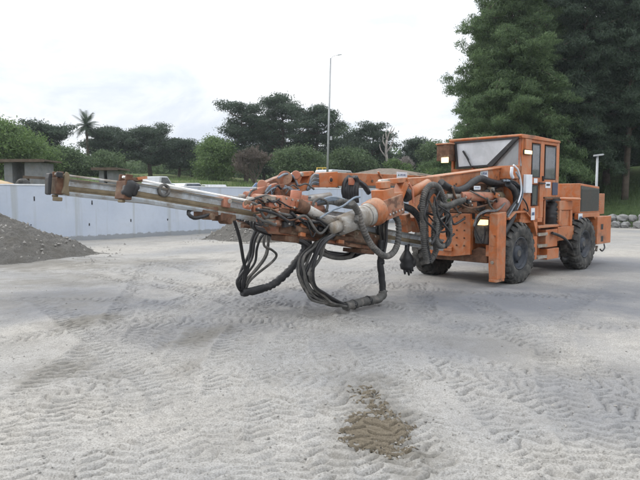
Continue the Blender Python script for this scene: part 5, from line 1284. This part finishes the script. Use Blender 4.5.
# valve blocks, guards and short hoses crowded round the near rock drill and its feed
B10 = bundle('small valves and hose tails crowded along the near feed')
rz_ = random.Random(91)
for k in range(22):
    px = rz_.uniform(240, 330); q = P(px, 205+(px-240)*.2+rz_.uniform(-3, 12), rz_.uniform(.56, .66)); w_, h_ = rz_.uniform(.03, .1), rz_.uniform(.02, .05)
    mb = MB(rz_.choice(('rust', 'grime', 'grime', 'black', 'steel', 'pink')))
    if k % 3: mb.bar(q-Vector((w_, 0, -w_*.16)), q+Vector((w_, 0, -w_*.16)), .06, h_*2)
    else: mb.sm = True; mb.cyl(q-Vector((w_, 0, 0)), q+Vector((w_, 0, .02)), h_, n=12)
    mb.use('steel'); mb.cyl(q+Vector((0, .02, 0)), q+Vector((0, .05, 0)), .014, n=6); mb.build('fitting', B10, .006)
for k in range(22):
    x0 = rz_.uniform(248, 322); y0 = 206+(x0-248)*.2+rz_.uniform(-4, 9); x1 = x0+rz_.uniform(8, 40); b_ = rz_.uniform(.6, .72)
    hose(B10, [(x0, y0), (x0+(x1-x0)*.3, y0+rz_.uniform(-2, 9)), (x0+(x1-x0)*.7, y0+rz_.uniform(4, 16)), (x1, y0+rz_.uniform(4, 14))], b_, rz_.choice((.01, .013, .018)), rz_.choice(('hose', 'hosegrey', 'hose', 'rust')))
for k in range(12):
    x0 = rz_.uniform(255, 300); y0 = 184+rz_.uniform(0, 12); x1 = x0+rz_.uniform(-14, 16)
    hose(B10, [(x0, y0), ((x0+x1)/2, y0+rz_.uniform(-4, 5)), (x1, y0+rz_.uniform(3, 12))], -.52, rz_.choice((.012, .016)), rz_.choice(('hose', 'hosegrey', 'hoseblue')))
# black knotted rubber end hanging below the near feed
mb = MB().use('hose', True)
q = P(407, 255, .5)
mb.lathe(q+Vector((0, 0, -.22)), (.1, .05, 1), [(.05, -.02), (.1, .0), (.115, .06), (.095, .1), (.12, .15), (.1, .2), (.07, .25), (.04, .3), (0, .31)], 14)
mb.lathe(q+Vector((-.09, .02, -.2)), (-.1, .05, 1), [(0, 0), (.06, .01), (.08, .07), (.06, .14), (0, .17)], 10)
for k in range(5): mb.cyl(q+Vector((.04*k-.1, .02*(k % 2), -.2)), q+Vector((.055*k-.13, .03, -.27-.03*(k % 3))), .035, .014, 7)
mb.tube([q, q+Vector((0, 0, .12)), q+Vector((-.1, -.05, .25))], .04, 8); mb.build('rubber_boot', rig)

# ------------------------------------------------------------------ light, sky, camera
SUN_EL, SUN_AZ = R(34), R(-62)          # azimuth from +Y (north) towards +X: sun behind-left
sd = Vector((math.sin(SUN_AZ)*math.cos(SUN_EL), math.cos(SUN_AZ)*math.cos(SUN_EL), math.sin(SUN_EL)))
sl = bpy.data.lights.new('sun', 'SUN'); sl.energy = 1.5; sl.angle = R(10); sl.color = (1, .95, .87)
so = bpy.data.objects.new('sun', sl); C.objects.link(so); so.rotation_euler = (-sd).to_track_quat('-Z', 'Y').to_euler(); so.location = (0, 0, 30)
wo = bpy.data.worlds.new('World'); sc.world = wo; wo.use_nodes = True; nt = wo.node_tree
bg = nt.nodes['Background']
sk = nd(nt, 'ShaderNodeTexSky', sky_type='NISHITA'); sk.sun_disc = False; sk.sun_elevation = SUN_EL; sk.sun_rotation = SUN_AZ
tc = nd(nt, 'ShaderNodeTexCoord')
mp = nd(nt, 'ShaderNodeMapping'); mp.inputs['Scale'].default_value = (1, 1, 2.6); nt.links.new(tc.outputs['Generated'], mp.inputs[0])
n1 = noise(nt, mp.outputs[0], 1.6, 7, .55, .3); n2 = noise(nt, mp.outputs[0], 3.2, 6, .6, .4)
cov = ramp(nt, n1, [(.28, (.72,)*3), (.5, (1,)*3)]).outputs[0]
tone = ramp(nt, n2, [(.38, (7.5, 8.1, 9.1)), (.58, (10.5, 10.65, 10.8))]).outputs[0]
sx = nd(nt, 'ShaderNodeSeparateXYZ'); nt.links.new(tc.outputs['Generated'], sx.inputs[0])
zr = nd(nt, 'ShaderNodeMapRange'); zr.inputs[1].default_value = 0; zr.inputs[2].default_value = 1; zr.inputs[3].default_value = .86; zr.inputs[4].default_value = 2.3
nt.links.new(sx.outputs[2], zr.inputs[0])          # overcast: the zenith is brighter than the horizon
tz = nd(nt, 'ShaderNodeVectorMath', operation='SCALE'); nt.links.new(tone, tz.inputs[0]); nt.links.new(zr.outputs[0], tz.inputs['Scale'])
col = mixc(nt, cov, sk.outputs[0], tz.outputs[0])
nt.links.new(col, bg.inputs[0]); bg.inputs[1].default_value = .1
# a little haze in the air
hz = MB(); hz.box(-306, 306, -126, 306, -1.6, 32)
hm_, hnt, hp, hco = newmat('haze_air'); hnt.nodes.remove(hp)
pv = nd(hnt, 'ShaderNodeVolumePrincipled'); pv.inputs['Color'].default_value = (.85, .92, 1, 1); pv.inputs['Density'].default_value = .00045; pv.inputs['Anisotropy'].default_value = .3
hnt.links.new(pv.outputs[0], hnt.nodes['Material Output'].inputs['Volume'])
hz.mats = [hm_]; ho = hz.build('haze'); tag(ho, None, None, None, 'stuff')
cam = bpy.data.cameras.new('camera'); co_ = bpy.data.objects.new('camera', cam); C.objects.link(co_)
cam.sensor_width = 36; cam.lens = 36*FOC/640; cam.clip_end = 2000; cam.clip_start = .05
co_.location = (0, 0, CAMH); co_.rotation_euler = (math.pi/2-PITCH, 0, 0)
sc.camera = co_
sc.view_settings.view_transform = 'Standard'; sc.view_settings.look = 'None'; sc.view_settings.exposure = .06; sc.view_settings.gamma = 1
sc.view_settings.use_curve_mapping = False
